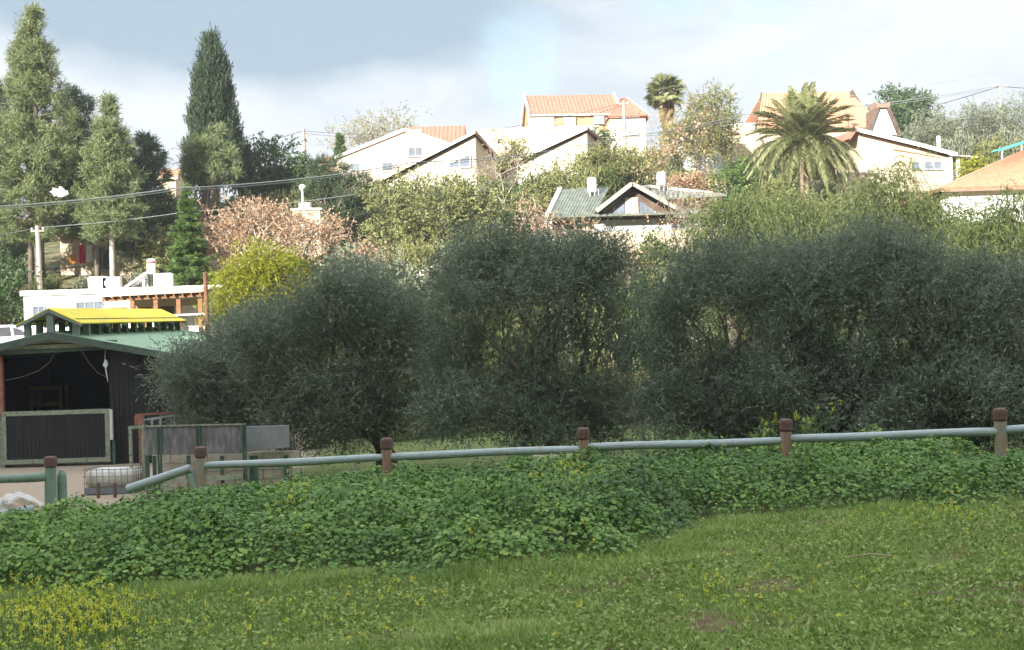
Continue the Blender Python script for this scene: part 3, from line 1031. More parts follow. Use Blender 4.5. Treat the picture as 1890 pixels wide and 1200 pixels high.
# stone house behind it
p, k = px_frame(1378, 300, 114)
h = thing('stone_house', 'flat roofed house of pale dressed stone between the white porch and the date palm', 'house', p)
zt = at(1378, 232, 114)[2] - p[2]
w2 = 34 * k
MB().box(-w2, w2, 0.06, 6, -3, zt).build('wall', 'cream_wall', h)
MB().box(-w2 - 0.1, w2 + 0.1, -0.04, 6.1, zt + 0.003, zt + 0.2).build('coping', 'trim_white', h)
blk = None
nr = int(zt / 0.3)
for i in range(nr):
    xo = -w2 + (0.28 if i % 2 else 0)
    while xo < w2 - 0.2:
        if blk is None:
            blk = MB().box(0.008, 0.552, -0.05, 0.055, 0.008, 0.292).build('stone', 'stone_wall', h, bevel=0)
            c_ = blk
        else:
            c_ = clone(blk, h)
        c_.location = (xo, rng.uniform(-0.012, 0.004), i * 0.3)
        xo += 0.56
# steep orange roofed house with the A frame dormer
p, k = px_frame(1510, 262, 112)
h = thing('steep_roof_house', 'house with steep orange tiled roof and white triangular dormer behind the date palm', 'house', p, R(4))
zw = at(1510, 238, 112)[2] - p[2]
x0, x1 = (1393 - 1510) * k, (1606 - 1510) * k
MB().box(x0 + 0.5, x1 - 0.3, 0.3, 8, -3, zw).build('wall', 'cream_wall', h)
zr = at(1540, 178, 112)[2] - p[2] + 1.0
slab((x0, -0.1, zw - 0.1), (x1 + 1.4, -0.1, zw - 0.1), (x1 - 0.15, 4.2, zr), (x0 + 1.7, 4.2, zr), 0.14, 'roof', 'tile_orange', h, ribs=34, rib_h=0.06)
slab((x1 + 1.4, 8.5, zw), (x0, 8.5, zw), (x0 + 1.7, 4.3, zr), (x1 - 0.15, 4.3, zr), 0.14, 'roof', 'tile_orange', h)
MB().bar((x0 - 0.02, -0.14, zw), (x0 + 1.68, 4.2, zr + 0.08), 0.12, 0.28).build('barge_board', 'dark_timber', h)
MB().prism([(x1 - 0.5, 3.3, zr - 0.95), (x1 + 0.55, 3.3, zr - 0.95), (x1 - 0.1, 3.3, zr + 0.12)], (0, 0.9, 0)).build('ridge_vent', 'dark_timber', h)
# dormer
dx, dz0, dz1 = (1626 - 1510) * k, at(1626, 251, 112)[2] - p[2], at(1626, 203, 112)[2] - p[2]
hwid = 26 * k
d_ = MB().prism([(dx - hwid, -0.9, dz0), (dx + hwid, -0.9, dz0), (dx + hwid * 0.28, -0.9, dz1), (dx - hwid * 0.28, -0.9, dz1)], (0, 3.5, 0)).build('dormer', 'bright_wall', h)
for s_ in (-1, 1):
    MB().prism([(dx + s_ * (hwid + 0.12), -1.2, dz0 - 0.1), (dx + s_ * hwid * 0.3, -1.2, dz1 + 0.05), (dx + s_ * (hwid * 0.3 + 0.22), -1.2, dz1 + 0.05), (dx + s_ * (hwid + 0.36), -1.2, dz0 - 0.1)], (0, 3.7, 0)).build('dormer_roof', 'dark_timber', d_)
MB().prism([(dx - 0.5, -1.15, dz1 + 0.06), (dx + 0.5, -1.15, dz1 + 0.06), (dx + 0.62, -1.15, dz1 + 0.52), (dx, -1.15, dz1 + 0.33), (dx - 0.62, -1.15, dz1 + 0.52)], (0, 1.5, 0)).build('dormer_crown', 'roof_edge', d_)
q = at(1569, 246, 110) - p
MB().tube([(q[0], -1.2, q[2] - 0.5), (q[0], -1.2, q[2] + 1.55)], 0.1, 8).build('flue', 'roof_edge', h)
MB().box(q[0] - 0.2, q[0] + 0.2, -1.4, -1.0, q[2] + 1.553, q[2] + 1.75).build('flue_cap', 'roof_edge', h)
# cream house with sweeping low roof
p, k = px_frame(1660, 335, 94)
h = thing('sweeping_roof_house', 'cream house with long low sweeping roof, brown gable panel and white pipe', 'house', p)
L_ = lambda px_, py_: at(px_, py_, 94) - p
a0, a1, a2 = L_(1578, 243), L_(1690, 270), L_(1762, 289)
poly = [(L_(1578, 243)[0] + 0.2, 0, -3), (L_(1752, 300)[0], 0, -3), (L_(1752, 300)[0], 0, a2[2] - 0.05), (a1[0], 0, a1[2] - 0.08), (a0[0] + 0.2, 0, a0[2] - 0.1)]
MB().prism(poly, (0, 7, 0)).build('wall', 'cream_wall', h)
for s_, e_ in ((a0, a1), (a1, a2)):
    slab((s_[0], -0.5, s_[2]), (e_[0], -0.5, e_[2]), (e_[0], 7.5, e_[2] + 0.45), (s_[0], 7.5, s_[2] + 0.5), 0.12, 'roof', 'tile_red', h)
    MB().bar((s_[0], -0.54, s_[2] + 0.05), (e_[0], -0.54, e_[2] + 0.05), 0.06, 0.26).build('barge_board', 'trim_white', h)
bl = L_(1575, 262)
slab((bl[0] - 0.3, -0.4, bl[2] + 0.1), (a0[0], -0.5, a0[2]), (a0[0], 7.5, a0[2] + 0.5), (bl[0] - 0.3, 7.5, bl[2] + 0.5), 0.12, 'roof', 'tile_red', h)
bp0, bp1 = L_(1648, 270), L_(1738, 289)
MB().prism([(bp0[0], -0.04, L_(1648, 275)[2]), (bp1[0], -0.04, L_(1738, 292)[2]), (bp1[0], -0.04, bp1[2] - 0.1), (bp0[0], -0.04, bp0[2] - 0.25)], (0, -0.06, 0)).build('gable_panel', 'brown_panel', h)
for wx in (1690, 1714, 1731):
    q = L_(wx, 313)
    window(h, q[0], q[2], 15 * k, 15 * k, 0, 'pane', bars=0)
q = L_(1742, 285)
MB().tube([(q[0], 1.0, q[2]), (q[0], 1.0, q[2] + 38 * k)], 0.13, 10).build('pipe', 'white_metal', h)
for wx in (1752, 1766):
    q = L_(wx, 292)
    MB().box(q[0] - 0.1, q[0] + 0.1, -0.3, -0.1, -2, q[2]).build('porch_post', 'bright_wall', h)
q0, q1 = L_(1750, 289), L_(1800, 293)
slab((q0[0], -0.8, q0[2] - 0.05), (q1[0], -0.8, q1[2] - 0.05), (q1[0], 4, q1[2] + 0.3), (q0[0], 4, q0[2] + 0.3), 0.08, 'porch_roof', 'grey_wall', h)
# stone terrace wall under it
p, k = px_frame(1598, 385, 88)
h = thing('terrace_wall', 'pale stone retaining wall with flat coping below the sweeping roof house', 'wall', p)
zt = at(1598, 322, 88)[2] - p[2]
MB().box(-48 * k, 48 * k, 0.06, 0.9, -2, zt).build('core', 'cream_wall', h)
MB().box(-49 * k, 49 * k, -0.1, 1.0, zt + 0.003, zt + 0.14).build('coping', 'limed_block', h)
blk = None
for i in range(int((zt + 0.5) / 0.32)):
    xo = -48 * k + (0.3 if i % 2 else 0)
    while xo < 47 * k:
        if blk is None:
            blk = MB().box(0.01, 0.55, -0.06, 0.055, 0.01, 0.31).build('stone', 'stone_wall', h)
            c_ = blk
        else:
            c_ = clone(blk, h)
        c_.location = (xo, rng.uniform(-0.02, 0.004), zt - 0.32 * (i + 1))
        c_.scale = (rng.uniform(0.85, 1.03), 1, 1)
        xo += 0.58
# orange hip roof house at the right
p, k = px_frame(1900, 392, 78)
h = thing('hip_roof_house', 'white house with big orange hipped tile roof under the grey green olives', 'house', p)
L_ = lambda px_, py_, y_=78: at(px_, py_, y_) - p
e0, e1 = L_(1738, 353), L_(2060, 343)
zt = e0[2] + 0.05
MB().box(e0[0] + 0.55, e1[0] - 0.5, 0.5, 8.5, -3, zt).build('wall', 'bright_wall', h)
ap0, ap1 = L_(1893, 268, 82), L_(1950, 266, 82)
ap0[2] = ap1[2] = at(1893, 279, 82)[2] - p[2]
slab((e0[0], 0, zt), (e1[0], 0, zt), (ap1[0], 4.2, ap1[2]), (ap0[0], 4.2, ap0[2]), 0.12, 'roof', 'tile_orange', h, ribs=40, rib_h=0.05)
slab((e0[0], 9, zt), (e0[0], 0, zt), (ap0[0], 4.2, ap0[2]), (ap0[0], 4.2, ap0[2]), 0.12, 'roof', 'tile_orange', h)
slab((e1[0], 0, zt), (e1[0], 9, zt), (ap1[0], 4.2, ap1[2]), (ap1[0], 4.2, ap1[2]), 0.12, 'roof', 'tile_orange', h)
slab((e1[0], 9, zt), (e0[0], 9, zt), (ap0[0], 4.2, ap0[2]), (ap1[0], 4.2, ap1[2]), 0.12, 'roof', 'tile_orange', h)
MB().box(e0[0] - 0.02, e1[0], -0.05, -0.004, zt - 0.1, zt + 0.06).build('gutter', 'roof_edge', h)
# teal pergola frame behind it
p, k = px_frame(1845, 320, 88)
h = thing('pergola_frame', 'thin teal metal pergola frame behind the orange hipped roof', 'pergola', p)
L_ = lambda px_, py_: at(px_, py_, 88) - p
for dy_ in (0, 1.2):
    a, b = L_(1842, 279 - dy_ * 3), L_(1920, 254 - dy_ * 3)
    MB().bar((a[0], dy_, a[2]), (b[0], dy_, b[2]), 0.09).build('beam', 'teal_metal', h)
for px_, py_ in ((1849, 278), (1885, 266)):
    a = L_(px_, py_)
    MB().bar((a[0], 0, a[2] - 0.05), (a[0] - 0.05, 0, -1.5), 0.08).build('post', 'grey_metal', h)

# green sheet roofed house in the middle
p, k = px_frame(1180, 478, 72)
h = thing('green_roof_house', 'old pale house with green corrugated roof and dark gable behind bare branches', 'house', p)
L_ = lambda px_, py_, y_=72: at(px_, py_, y_) - p
xl, xr = L_(1010, 405)[0], L_(1345, 400)[0]
ze = L_(1010, 403)[2]
MB().box(xl + 1.9, xr, 1.0, 8.5, -3, ze - 0.1).build('wall', 'cream_wall', h)
MB().box(L_(1098, 400)[0], xr + 0.002, 0.55, 1.0 - 0.003, -3, ze - 0.75).build('veranda_wall', 'cream_wall', h)
MB().box(L_(1098, 400)[0], xr + 0.002, 0.75, 1.0 - 0.004, ze - 0.75 + 0.003, ze - 0.12).build('veranda_screen', 'grey_wall', h)
# left lean-to slope, ridge, hips
zr1 = L_(1110, 352)[2] + 0.55
rl = L_(1040, 356)
slab((xl, 0.0, ze), (L_(1098, 398)[0], 0.0, ze + 0.02), (L_(1135, 352)[0], 4.2, zr1), (rl[0], 4.2, zr1 - 0.02), 0.06, 'roof', 'green_roof_sheet', h, ribs=16, rib_h=0.07)
slab((xl, 8.6, ze), (xl, 0.0, ze), (rl[0], 4.2, zr1), (rl[0], 4.2, zr1), 0.06, 'roof', 'green_roof_sheet', h, ribs=18, rib_h=0.07)
MB().bar((xl, 0.0, ze + 0.14), (rl[0], 4.2, zr1 + 0.14), 0.22, 0.1).build('hip_cap', 'trim_white', h)
# gable in the middle
ga_, gl_, gr_ = L_(1166, 341), L_(1100, 392), L_(1250, 388)
MB().prism([(gl_[0] + 0.15, 0.3, ze), (gr_[0] - 0.1, 0.3, ze), (ga_[0], 0.3, ga_[2] - 0.2)], (0, 5, 0)).build('gable', 'dark_timber', h)
MB().prism([(ga_[0] - 0.35, 0.28, ze + 0.02), (ga_[0] + 0.32, 0.28, ze + 0.02), (ga_[0] + 0.32, 0.28, ze + 0.95), (ga_[0] - 0.35, 0.28, ze + 0.95)], (0, -0.06, 0)).build('gable_board', 'pergola_sheet', h)
MB().prism([(ga_[0] - 1.15, 0.27, ze + 0.06), (ga_[0] - 0.38, 0.27, ze + 0.06), (ga_[0] - 0.38, 0.27, ze + 0.72), (ga_[0] - 0.45, 0.27, ze + 0.72)], (0, -0.03, 0)).build('pane', 'pane', h)
MB().prism([(ga_[0] + 0.38, 0.27, ze + 0.06), (ga_[0] + 1.35, 0.27, ze + 0.06), (ga_[0] + 0.6, 0.27, ze + 0.68), (ga_[0] + 0.38, 0.27, ze + 0.72)], (0, -0.03, 0)).build('pane', 'pane', h)
slab((gl_[0], -0.3, gl_[2]), (gl_[0], 6, gl_[2]), (ga_[0], 6, ga_[2]), (ga_[0], -0.3, ga_[2]), 0.09, 'roof', 'green_roof_sheet', h, ribs=14, rib_h=0.06)
slab((gr_[0], -0.3, gr_[2]), (gr_[0], 6, gr_[2]), (ga_[0], 6, ga_[2]), (ga_[0], -0.3, ga_[2]), 0.09, 'roof', 'green_roof_sheet', h, ribs=14, rib_h=0.06)
for q in (gl_, gr_):
    MB().bar((q[0], -0.33, q[2] + 0.02), (ga_[0], -0.33, ga_[2] + 0.02), 0.07, 0.2).build('barge_board', 'pole_wood', h)
# right part: higher ridge with pale cap
rz = L_(1215, 325)
slab((ga_[0] + 0.3, 2.5, ga_[2] - 0.6), (xr, 0.4, ze + 0.9), (xr, 5.5, ze + 1.55), (rz[0], 5.5, rz[2] - 0.1), 0.08, 'roof', 'green_roof_sheet', h, ribs=16, rib_h=0.06)
MB().bar((ga_[0], 2.0, ga_[2] - 0.0), (rz[0], 5.4, rz[2] + 0.1), 0.3, 0.14).build('ridge_cap', 'trim_white', h)
MB().bar((rz[0], 5.4, rz[2] + 0.1), (xr, 5.5, ze + 1.62), 0.3, 0.14).build('ridge_cap', 'trim_white', h)
slab((L_(1098, 398)[0], -0.25, ze - 0.02), (xr + 0.2, -0.25, ze - 0.02), (xr + 0.2, 1.5, ze + 0.35), (L_(1098, 398)[0], 1.5, ze + 0.3), 0.06, 'veranda_roof', 'green_roof_sheet', h, ribs=22, rib_h=0.06)
for px_ in (1006, 1016):
    q = L_(px_, 410)
    MB().bar((q[0] + 0.02, 0.1, -2), (q[0] + 0.02, 0.1, ze - 0.03), 0.11).build('post', 'trim_white', h)
MB().box(L_(1014, 400)[0], L_(1096, 400)[0], 0.5, 0.6, -2, ze - 0.85).build('porch_rail_wall', 'trim_white', h)
MB().box(L_(1016, 400)[0], L_(1096, 400)[0], 1.2, 1.3, -2, ze - 0.05).build('porch_back', 'dark_timber', h)
window(h, L_(1262, 400)[0], ze - 0.72, 1.2, 0.55, 0.74, 'dark_pane', bars=2, sill=False)


def water_tank(label, px_, top_py, bot_py, Y, w_px):
    k = Y / F
    p = at(px_, bot_py, Y)
    t = thing('water_tank', label, 'water tank', p, group='white water tanks on roofs')
    H, r = (bot_py - top_py) * k, w_px * k / 2
    MB().lathe([(r * 0.97, 0.12), (r, 0.16), (r, H - 0.06), (r * 0.96, H - 0.01), (r * 0.5, H + 0.03)], 20).build('tank', 'white_metal', t)
    for s_ in (0.8, 2.4, 3.9, 5.5):
        MB().box(r * 0.7 * math.cos(s_) - 0.03, r * 0.7 * math.cos(s_) + 0.03, r * 0.7 * math.sin(s_) - 0.03, r * 0.7 * math.sin(s_) + 0.03, -0.45, 0.118).build('leg', 'grey_metal', t)
    MB().tube([(r * 1.0, 0, H * 0.3), (r + 0.1, 0, H * 0.3), (r + 0.1, 0, -0.3)], 0.025, 6).build('pipe', 'grey_metal', t)
    return t


water_tank('white cylindrical water tank standing on green corrugated slope of the old house', 1093, 329, 359, 75, 17)
water_tank('white cylindrical water tank behind the pale ridge of the green roofed house', 1221, 318, 346, 77, 17)

# flat white house on the left
p, k = px_frame(215, 640, 62)
p = np.array([p[0], 62, 2.2])
h = thing('flat_roof_house', 'low bright white flat roofed house behind the barn', 'house', p)
L_ = lambda px_, py_, y_=62: at(px_, py_, y_) - p
zt = L_(120, 540)[2]
xa, xb = L_(44, 560)[0], L_(455, 540)[0]
MB().box(xa, xb, 0, 7, -2, zt - 0.1).build('wall', 'bright_wall', h)
MB().box(xa - 0.12, xb + 0.1, -0.12, 7.1, zt - 0.1 + 0.003, zt + 0.12).build('parapet', 'bright_wall', h)
window(h, L_(72, 570)[0], L_(72, 590)[2], 24 * k, 26 * k, 0, 'pane', bars=1)
window(h, L_(166, 570)[0], L_(166, 590)[2], 52 * k, 34 * k, 0, 'pane', bars=2)
for px_ in (218, 262, 305):
    q = L_(px_, 560)
    MB().box(q[0] - 0.45, q[0] + 0.4, -0.03, -0.003, -1, zt - 0.75).build('door', 'dark_timber' if px_ != 262 else 'brown_timber', h)
MB().box(L_(203, 560)[0], L_(370, 560)[0], -0.02, -0.001, zt - 0.8 + 0.06, zt - 0.45).build('shade_band', 'cream_wall', h)
# pergola in front of it
q0, q1 = L_(188, 549, 59.5), L_(378, 541, 59.5)
pg = thing('veranda_pergola', 'brown timber veranda with tan sheet roof along the white flat house', 'pergola', (p[0] + (q0[0] + q1[0]) / 2, 59.5, 2.2))
ox = (q0[0] + q1[0]) / 2
zz = q0[2]
hw_ = (q1[0] - q0[0]) / 2
slab((-hw_, -0.3, zz), (hw_, -0.3, zz + 0.08), (hw_, 2.35, zz + 0.42), (-hw_, 2.35, zz + 0.34), 0.05, 'roof', 'pergola_sheet', pg, ribs=26, rib_h=0.03)
MB().bar((-hw_, 0, zz - 0.1), (hw_, 0, zz - 0.02), 0.12, 0.16).build('beam', 'brown_timber', pg)
for i in range(12):
    x_ = -hw_ + 0.15 + i * (2 * hw_ - 0.3) / 11
    MB().bar((x_, -0.25, zz - 0.03 + 0.003 * i), (x_, 2.3, zz + 0.28), 0.07, 0.1).build('rafter', 'brown_timber', pg)
for px_ in (245, 288, 330, 370):
    x_ = L_(px_, 560, 59.5)[0] - ox
    MB().box(x_ - 0.09, x_ + 0.09, -0.09, 0.09, -1.5, zz - 0.18).build('post', 'brown_timber', pg)
MB().bar((L_(300, 580, 59.5)[0] - ox, -0.2, L_(300, 583, 59.5)[2]), (hw_ + 0.3, -0.2, L_(370, 580, 59.5)[2]), 0.09, 0.08).build('rail', 'grey_wall', pg)
# things on the flat roof
rz_ = 2.2 + zt + 0.12


def roof_box(label, px_, w, hgt, dep, y=63.5):
    q = at(px_, 520, y)
    o = thing('air_conditioner', label, 'air conditioner', (q[0], y, rz_), group='air conditioners on the flat roof')
    MB().box(-w / 2, w / 2, -dep / 2, dep / 2, 0.06, hgt).build('case', 'white_metal', o, bevel=0.02)
    MB().lathe([(0.2, 0), (0.2, 0.02)], 16).build('fan_grille', 'grey_metal', o)
    o.children[-1].rotation_euler = (math.pi / 2, 0, 0)
    o.children[-1].location = (-w * 0.12, -dep / 2 - 0.002, hgt * 0.52)
    for s_ in (-1, 1):
        MB().box(s_ * w * 0.35 - 0.04, s_ * w * 0.35 + 0.04, -dep / 2, dep / 2, 0, 0.058).build('foot', 'grey_metal', o)
    return o


roof_box('white air conditioner on the flat roof, standing nearest the pine trunks', 182, 0.85, 0.62, 0.4)
roof_box('white air conditioner on the flat roof, beside the tilted solar panel', 207, 0.8, 0.58, 0.4)
roof_box('white air conditioner on the flat roof, beside the solar boiler', 302, 0.8, 0.68, 0.4)
q = at(280, 520, 64)
t = thing('solar_boiler', 'white upright solar boiler with a red label on the flat white roof', 'boiler', (q[0], 64, rz_))
zb, zt2 = at(280, 506, 64)[2] - rz_, at(280, 478, 64)[2] - rz_
MB().lathe([(0.17, zb), (0.2, zb + 0.03), (0.2, zt2 - 0.04), (0.15, zt2)], 20).build('tank', 'white_metal', t)
lb = MB()
for i in range(7):
    a0_, a1_ = R(200 + i * 20), R(220 + i * 20)
    lb.add([(0.203 * math.cos(a0_), 0.203 * math.sin(a0_), zt2 - 0.21), (0.203 * math.cos(a1_), 0.203 * math.sin(a1_), zt2 - 0.21), (0.203 * math.cos(a1_), 0.203 * math.sin(a1_), zt2 - 0.11), (0.203 * math.cos(a0_), 0.203 * math.sin(a0_), zt2 - 0.11)], [(0, 1, 2, 3)])
lb.build('label_band', 'red_label', t)
for s_ in (0.8, 2.4, 3.9, 5.5):
    MB().bar((0.16 * math.cos(s_), 0.16 * math.sin(s_), 0), (0.15 * math.cos(s_), 0.15 * math.sin(s_), zb + 0.01), 0.03).build('leg', 'dark_green_metal', t)
q = at(252, 528, 63.6)
t = thing('solar_collector', 'tilted solar collector with brown underside leaning beside the white boiler', 'solar collector', (q[0], 63.6, rz_))
a, b = at(235, 527, 63.6), at(271, 506, 63.6)
a, b = [v_ - np.array(t.location) for v_ in (a, b)]
MB().prism([(a[0], -0.5, 0.04), (b[0], -0.3, b[2]), (b[0], 0.7, b[2]), (a[0], 0.5, 0.04)], (-0.03, 0, 0.07)).build('panel', 'panel_glass', t)
MB().bar((a[0], -0.52, 0.06), (b[0], -0.32, b[2] + 0.02), 0.05, 0.1).build('frame', 'trim_white', t)
MB().bar((b[0], 0.1, 0), (b[0], 0.1, b[2]), 0.05).build('strut', 'grey_metal', t)
for i, px_ in enumerate((218, 265)):
    q = at(px_, 525, 63)
    t = thing('roof_vent', 'short white vent pipe on the flat roof ' + ('beside the air conditioners' if i == 0 else 'at the foot of the solar boiler'), 'vent', (q[0], 63, rz_))
    MB().tube([(0, 0, 0), (0, 0, 0.3)], 0.06, 10).build('pipe', 'white_metal', t)
    MB().lathe([(0.1, 0.302), (0.1, 0.34), (0.02, 0.42)], 12).build('cap', 'white_metal', t)

# cream house behind the pine trunks with washing
p = at(195, 540, 75)
h = thing('cream_house', 'cream walled house behind the pine trunks with washing hung in front', 'house', p)
L_ = lambda px_, py_, y_=75: at(px_, py_, y_) - p
zt = L_(195, 440)[2]
MB().box(L_(112, 500)[0], L_(270, 500)[0], 0, 6, -3, zt).build('wall', 'cream_wall', h)
MB().box(L_(108, 500)[0], L_(274, 500)[0], -0.5, 6.3, zt + 0.003, zt + 0.3).build('roof_edge', 'roof_edge', h)
window(h, L_(190, 500)[0], L_(190, 500)[2], 1.0, 1.3, 0, 'dark_pane')
for nm, mm, px_, w_, t_, b_ in (('red_cloth', 'cloth_red', 151, 13, 452, 486), ('white_cloth', 'cloth_white', 164, 11, 452, 484), ('orange_cloth', 'cloth_orange', 134, 10, 470, 486)):
    q = at(px_, t_, 73.6)
    kk = 73.6 / F
    lab = {'red_cloth': 'red garment hanging on the washing line before the cream house', 'white_cloth': 'white garment hanging beside the red one before the cream house', 'orange_cloth': 'short orange cloth hanging on the washing line beside pine branches'}[nm]
    n_ = 9
    hh = (b_ - t_) * kk
    vs = []
    for j in range(6):
        for i in range(n_):
            u_ = i / (n_ - 1) - 0.5
            wv = 0.8 + 0.35 * j / 5
            vs.append((u_ * w_ * kk * wv, 0.06 * math.sin(i * 1.9 + j * 0.4), -hh * j / 5))
    fs = [(j * n_ + i, j * n_ + i + 1, (j + 1) * n_ + i + 1, (j + 1) * n_ + i) for j in range(5) for i in range(n_ - 1)]
    o = MB().add(vs, fs).build('hanging_cloth', mm, smooth=True)
    sd = o.modifiers.new('thickness', 'SOLIDIFY')
    sd.thickness = 0.02
    o.location = q
    tag(o, lab, 'cloth', 'washing on the line')
a, b = at(124, 453, 73.6), at(178, 451, 73.6)
o = MB().tube([a, (a + b) / 2 - np.array([0, 0, 0.03]), b], 0.015, 5).build('washing_line', 'cable')
tag(o, 'washing line stretched before the cream house behind the pines', 'line')

# small pale hut with a globe lamp
p = at(566, 425, 76)
p[2] = tz(p[0], 76)
h = thing('pale_hut', 'small pale plastered hut with white rooftop unit above the orange leafed tree', 'hut', p)
zt = at(566, 388, 76)[2] - p[2]
MB().box(-0.75, 0.75, 0, 2, -1, zt).build('wall', 'cream_wall', h)
MB().box(-0.85, 0.85, -0.1, 2.1, zt + 0.003, zt + 0.1).build('roof', 'trim_white', h)
MB().box(-0.45, 0.15, 0.4, 1.1, zt + 0.103, zt + 0.45).build('rooftop_unit', 'white_metal', h, bevel=0.04)
q = at(559, 380, 73)
q[2] = tz(q[0], 73)
t = thing('globe_lamp', 'white globe lamp on a thin post beside the dark conifer', 'lamp', q)
zg = at(559, 346, 73)[2] - q[2]
MB().tube([(0, 0, -0.2), (0, 0, zg - 0.12)], 0.05, 8).build('post', 'white_metal', t)
MB().lathe([(0.03, zg - 0.17), (0.12, zg - 0.13), (0.17, zg - 0.04), (0.175, zg + 0.03), (0.13, zg + 0.12), (0.05, zg + 0.165)], 14).build('globe', 'trim_white', t, smooth=True)

# ------------------------------------------------------------------ poles and wires


def pole(name, label, px_, top, Y, r, m, lean=0.0, cross=None, bot=None):
    a = at(px_, top, Y)
    zb = tz(a[0], Y) if bot is None else bot
    t = thing(name, label, 'pole', (a[0], Y, zb))
    H = a[2] - zb
    MB().tube([(lean * H, 0, -0.5), (0, 0, H)], [r * 1.15, r * 0.85], 10).build('pole', m, t, smooth=False)
    if cross:
        for zc, w in cross:
            MB().bar((-w, 0, H - zc), (w, 0, H - zc), 0.08).build('crossarm', m, t)
            for s_ in (-0.9, 0.9):
                MB().lathe([(0.05, 0), (0.07, 0.05), (0.05, 0.1), (0.02, 0.14)], 8, (w * s_, 0, H - zc + 0.04)).build('insulator', 'grey_metal', t)
    return t


pole('utility_pole', 'weathered wooden utility pole with crossarm standing by the round dark tree', 560, 238, 112, 0.16, 'pole_wood', cross=[(0.5, 0.55)])
pole('utility_pole', 'grey utility pole standing in front of the red roofed villa', 1151, 186, 110, 0.14, 'pole_wood', cross=[(0.25, 0.4)])
pole('utility_pole', 'thin pale utility pole with crossarm rising out of the grey green olives', 1846, 157, 116, 0.13, 'pole_wood', cross=[(0.1, 0.7)])
pole('utility_pole', 'pale wooden pole with top fitting rising behind the flat white house by the pines', 69, 417, 67, 0.115, 'pale_bark', lean=0.015, cross=[(0.25, 0.3)])
pole('street_lamp_post', 'tall grey lamp post with short arm behind the grey green olives', 1805, 184, 122, 0.09, 'grey_metal', cross=[(0.12, 0.7)])
pole('rusty_pole', 'dark rusty steel pole standing at the back corner of the barn', 378, 503, 47, 0.075, 'rust_pole', lean=0.035)
pole('white_mast', 'thin white mast beside the dark fir on the flat white roof', 344, 478, 66, 0.05, 'white_metal', bot=4.9)
t = pole('white_mast', 'thin white mast with small crosspiece in front of the yellow acacia', 420, 570, 52, 0.05, 'white_metal')
MB().box(-0.14, 0.14, -0.05, 0.05, t.children[0].dimensions.z * 0 + (at(420, 570, 52)[2] - t.location.z) - 0.02, (at(420, 570, 52)[2] - t.location.z) + 0.05).build('crosspiece', 'white_metal', t)
MB().lathe([(0.03, 0), (0.08, 0.03), (0.04, 0.1)], 10).build('lamp_head', 'grey_metal', [o for o in bpy.data.objects if o.name.startswith('street_lamp_post')][0])


def cable(label, pts, r, m='cable', group='overhead cables'):
    P_ = [at(*q) for q in pts]
    out = []
    for a, b in zip(P_[:-1], P_[1:]):
        for s in np.linspace(0, 1, 9)[:-1]:
            q = a + (b - a) * s
            q[2] -= 0.012 * np.linalg.norm(b - a) * 4 * s * (1 - s)
            out.append(q)
    out.append(P_[-1])
    o = MB().tube(out, r, 5).build('power_cable', m)
    tag(o, label, 'cable', group)
    return o


cable('upper thick pale overhead cable passing in front of cypress and pines', [(-140, 388, 46), (320, 348, 54), (760, 300, 66), (1150, 252, 88), (1365, 212, 100), (1846, 158, 116)], 0.027)
cable('pale overhead cable just under the upper thick one before the cypress', [(-140, 392, 46), (320, 352, 54), (760, 304, 66), (1150, 256, 88), (1365, 217, 100), (1846, 161, 116)], 0.018)
cable('lower overhead cable from the pale pole across the orange leafed tree', [(-140, 437, 52), (69, 420, 67), (345, 391, 70), (660, 358, 74), (1010, 320, 88), (1225, 296, 104)], 0.016)
cable('thin dark cable from the wooden utility pole over the white gable', [(300, 305, 100), (558, 242, 112), (850, 250, 112), (1151, 190, 110)], 0.022, 'cable_dark')
cable('thin dark cable running from the villa pole over the pointed roof corners', [(560, 246, 112), (900, 262, 104), (1151, 194, 110)], 0.018, 'cable_dark')
cable('dark cable from the pole in the olives past the dark round tree', [(1600, 225, 112), (1846, 159, 116), (1960, 165, 118)], 0.03, 'cable_dark')
cable('thin pale cable high above the steep orange roof', [(1151, 190, 110), (1560, 178, 114), (1900, 120, 118), (1980, 110, 118)], 0.018)
cable('thin dark cable behind the pine trunks and the pale pole', [(-100, 540, 74), (69, 498, 70), (250, 478, 78), (420, 455, 82)], 0.022, 'cable_dark')
# ------------------------------------------------------------------ barn
BX, BY = at(103, 650, 41)[0], 41.0
bz = tz(BX, 41.5)
zy = min(tz(BX - 2, 41), tz(BX + 3, 41)) - 0.02
barn = thing('barn', 'black clad barn with green sheet roof and raised yellow roof lantern', 'barn', (BX, BY, zy))
barn.rotation_euler = (R(1.6), 0, 0)
Z = lambda px_, py_, y_=41.0: at(px_, py_, y_)[2] - zy
XB = lambda px_, y_=41.0: at(px_, 650, y_)[0] - BX
zr = Z(103, 614)
HWL, HWR, LEN = 4.4, 4.3, 13.0
SL = 0.205
zeR = zr - SL * HWR
zeL = zr - SL * HWL
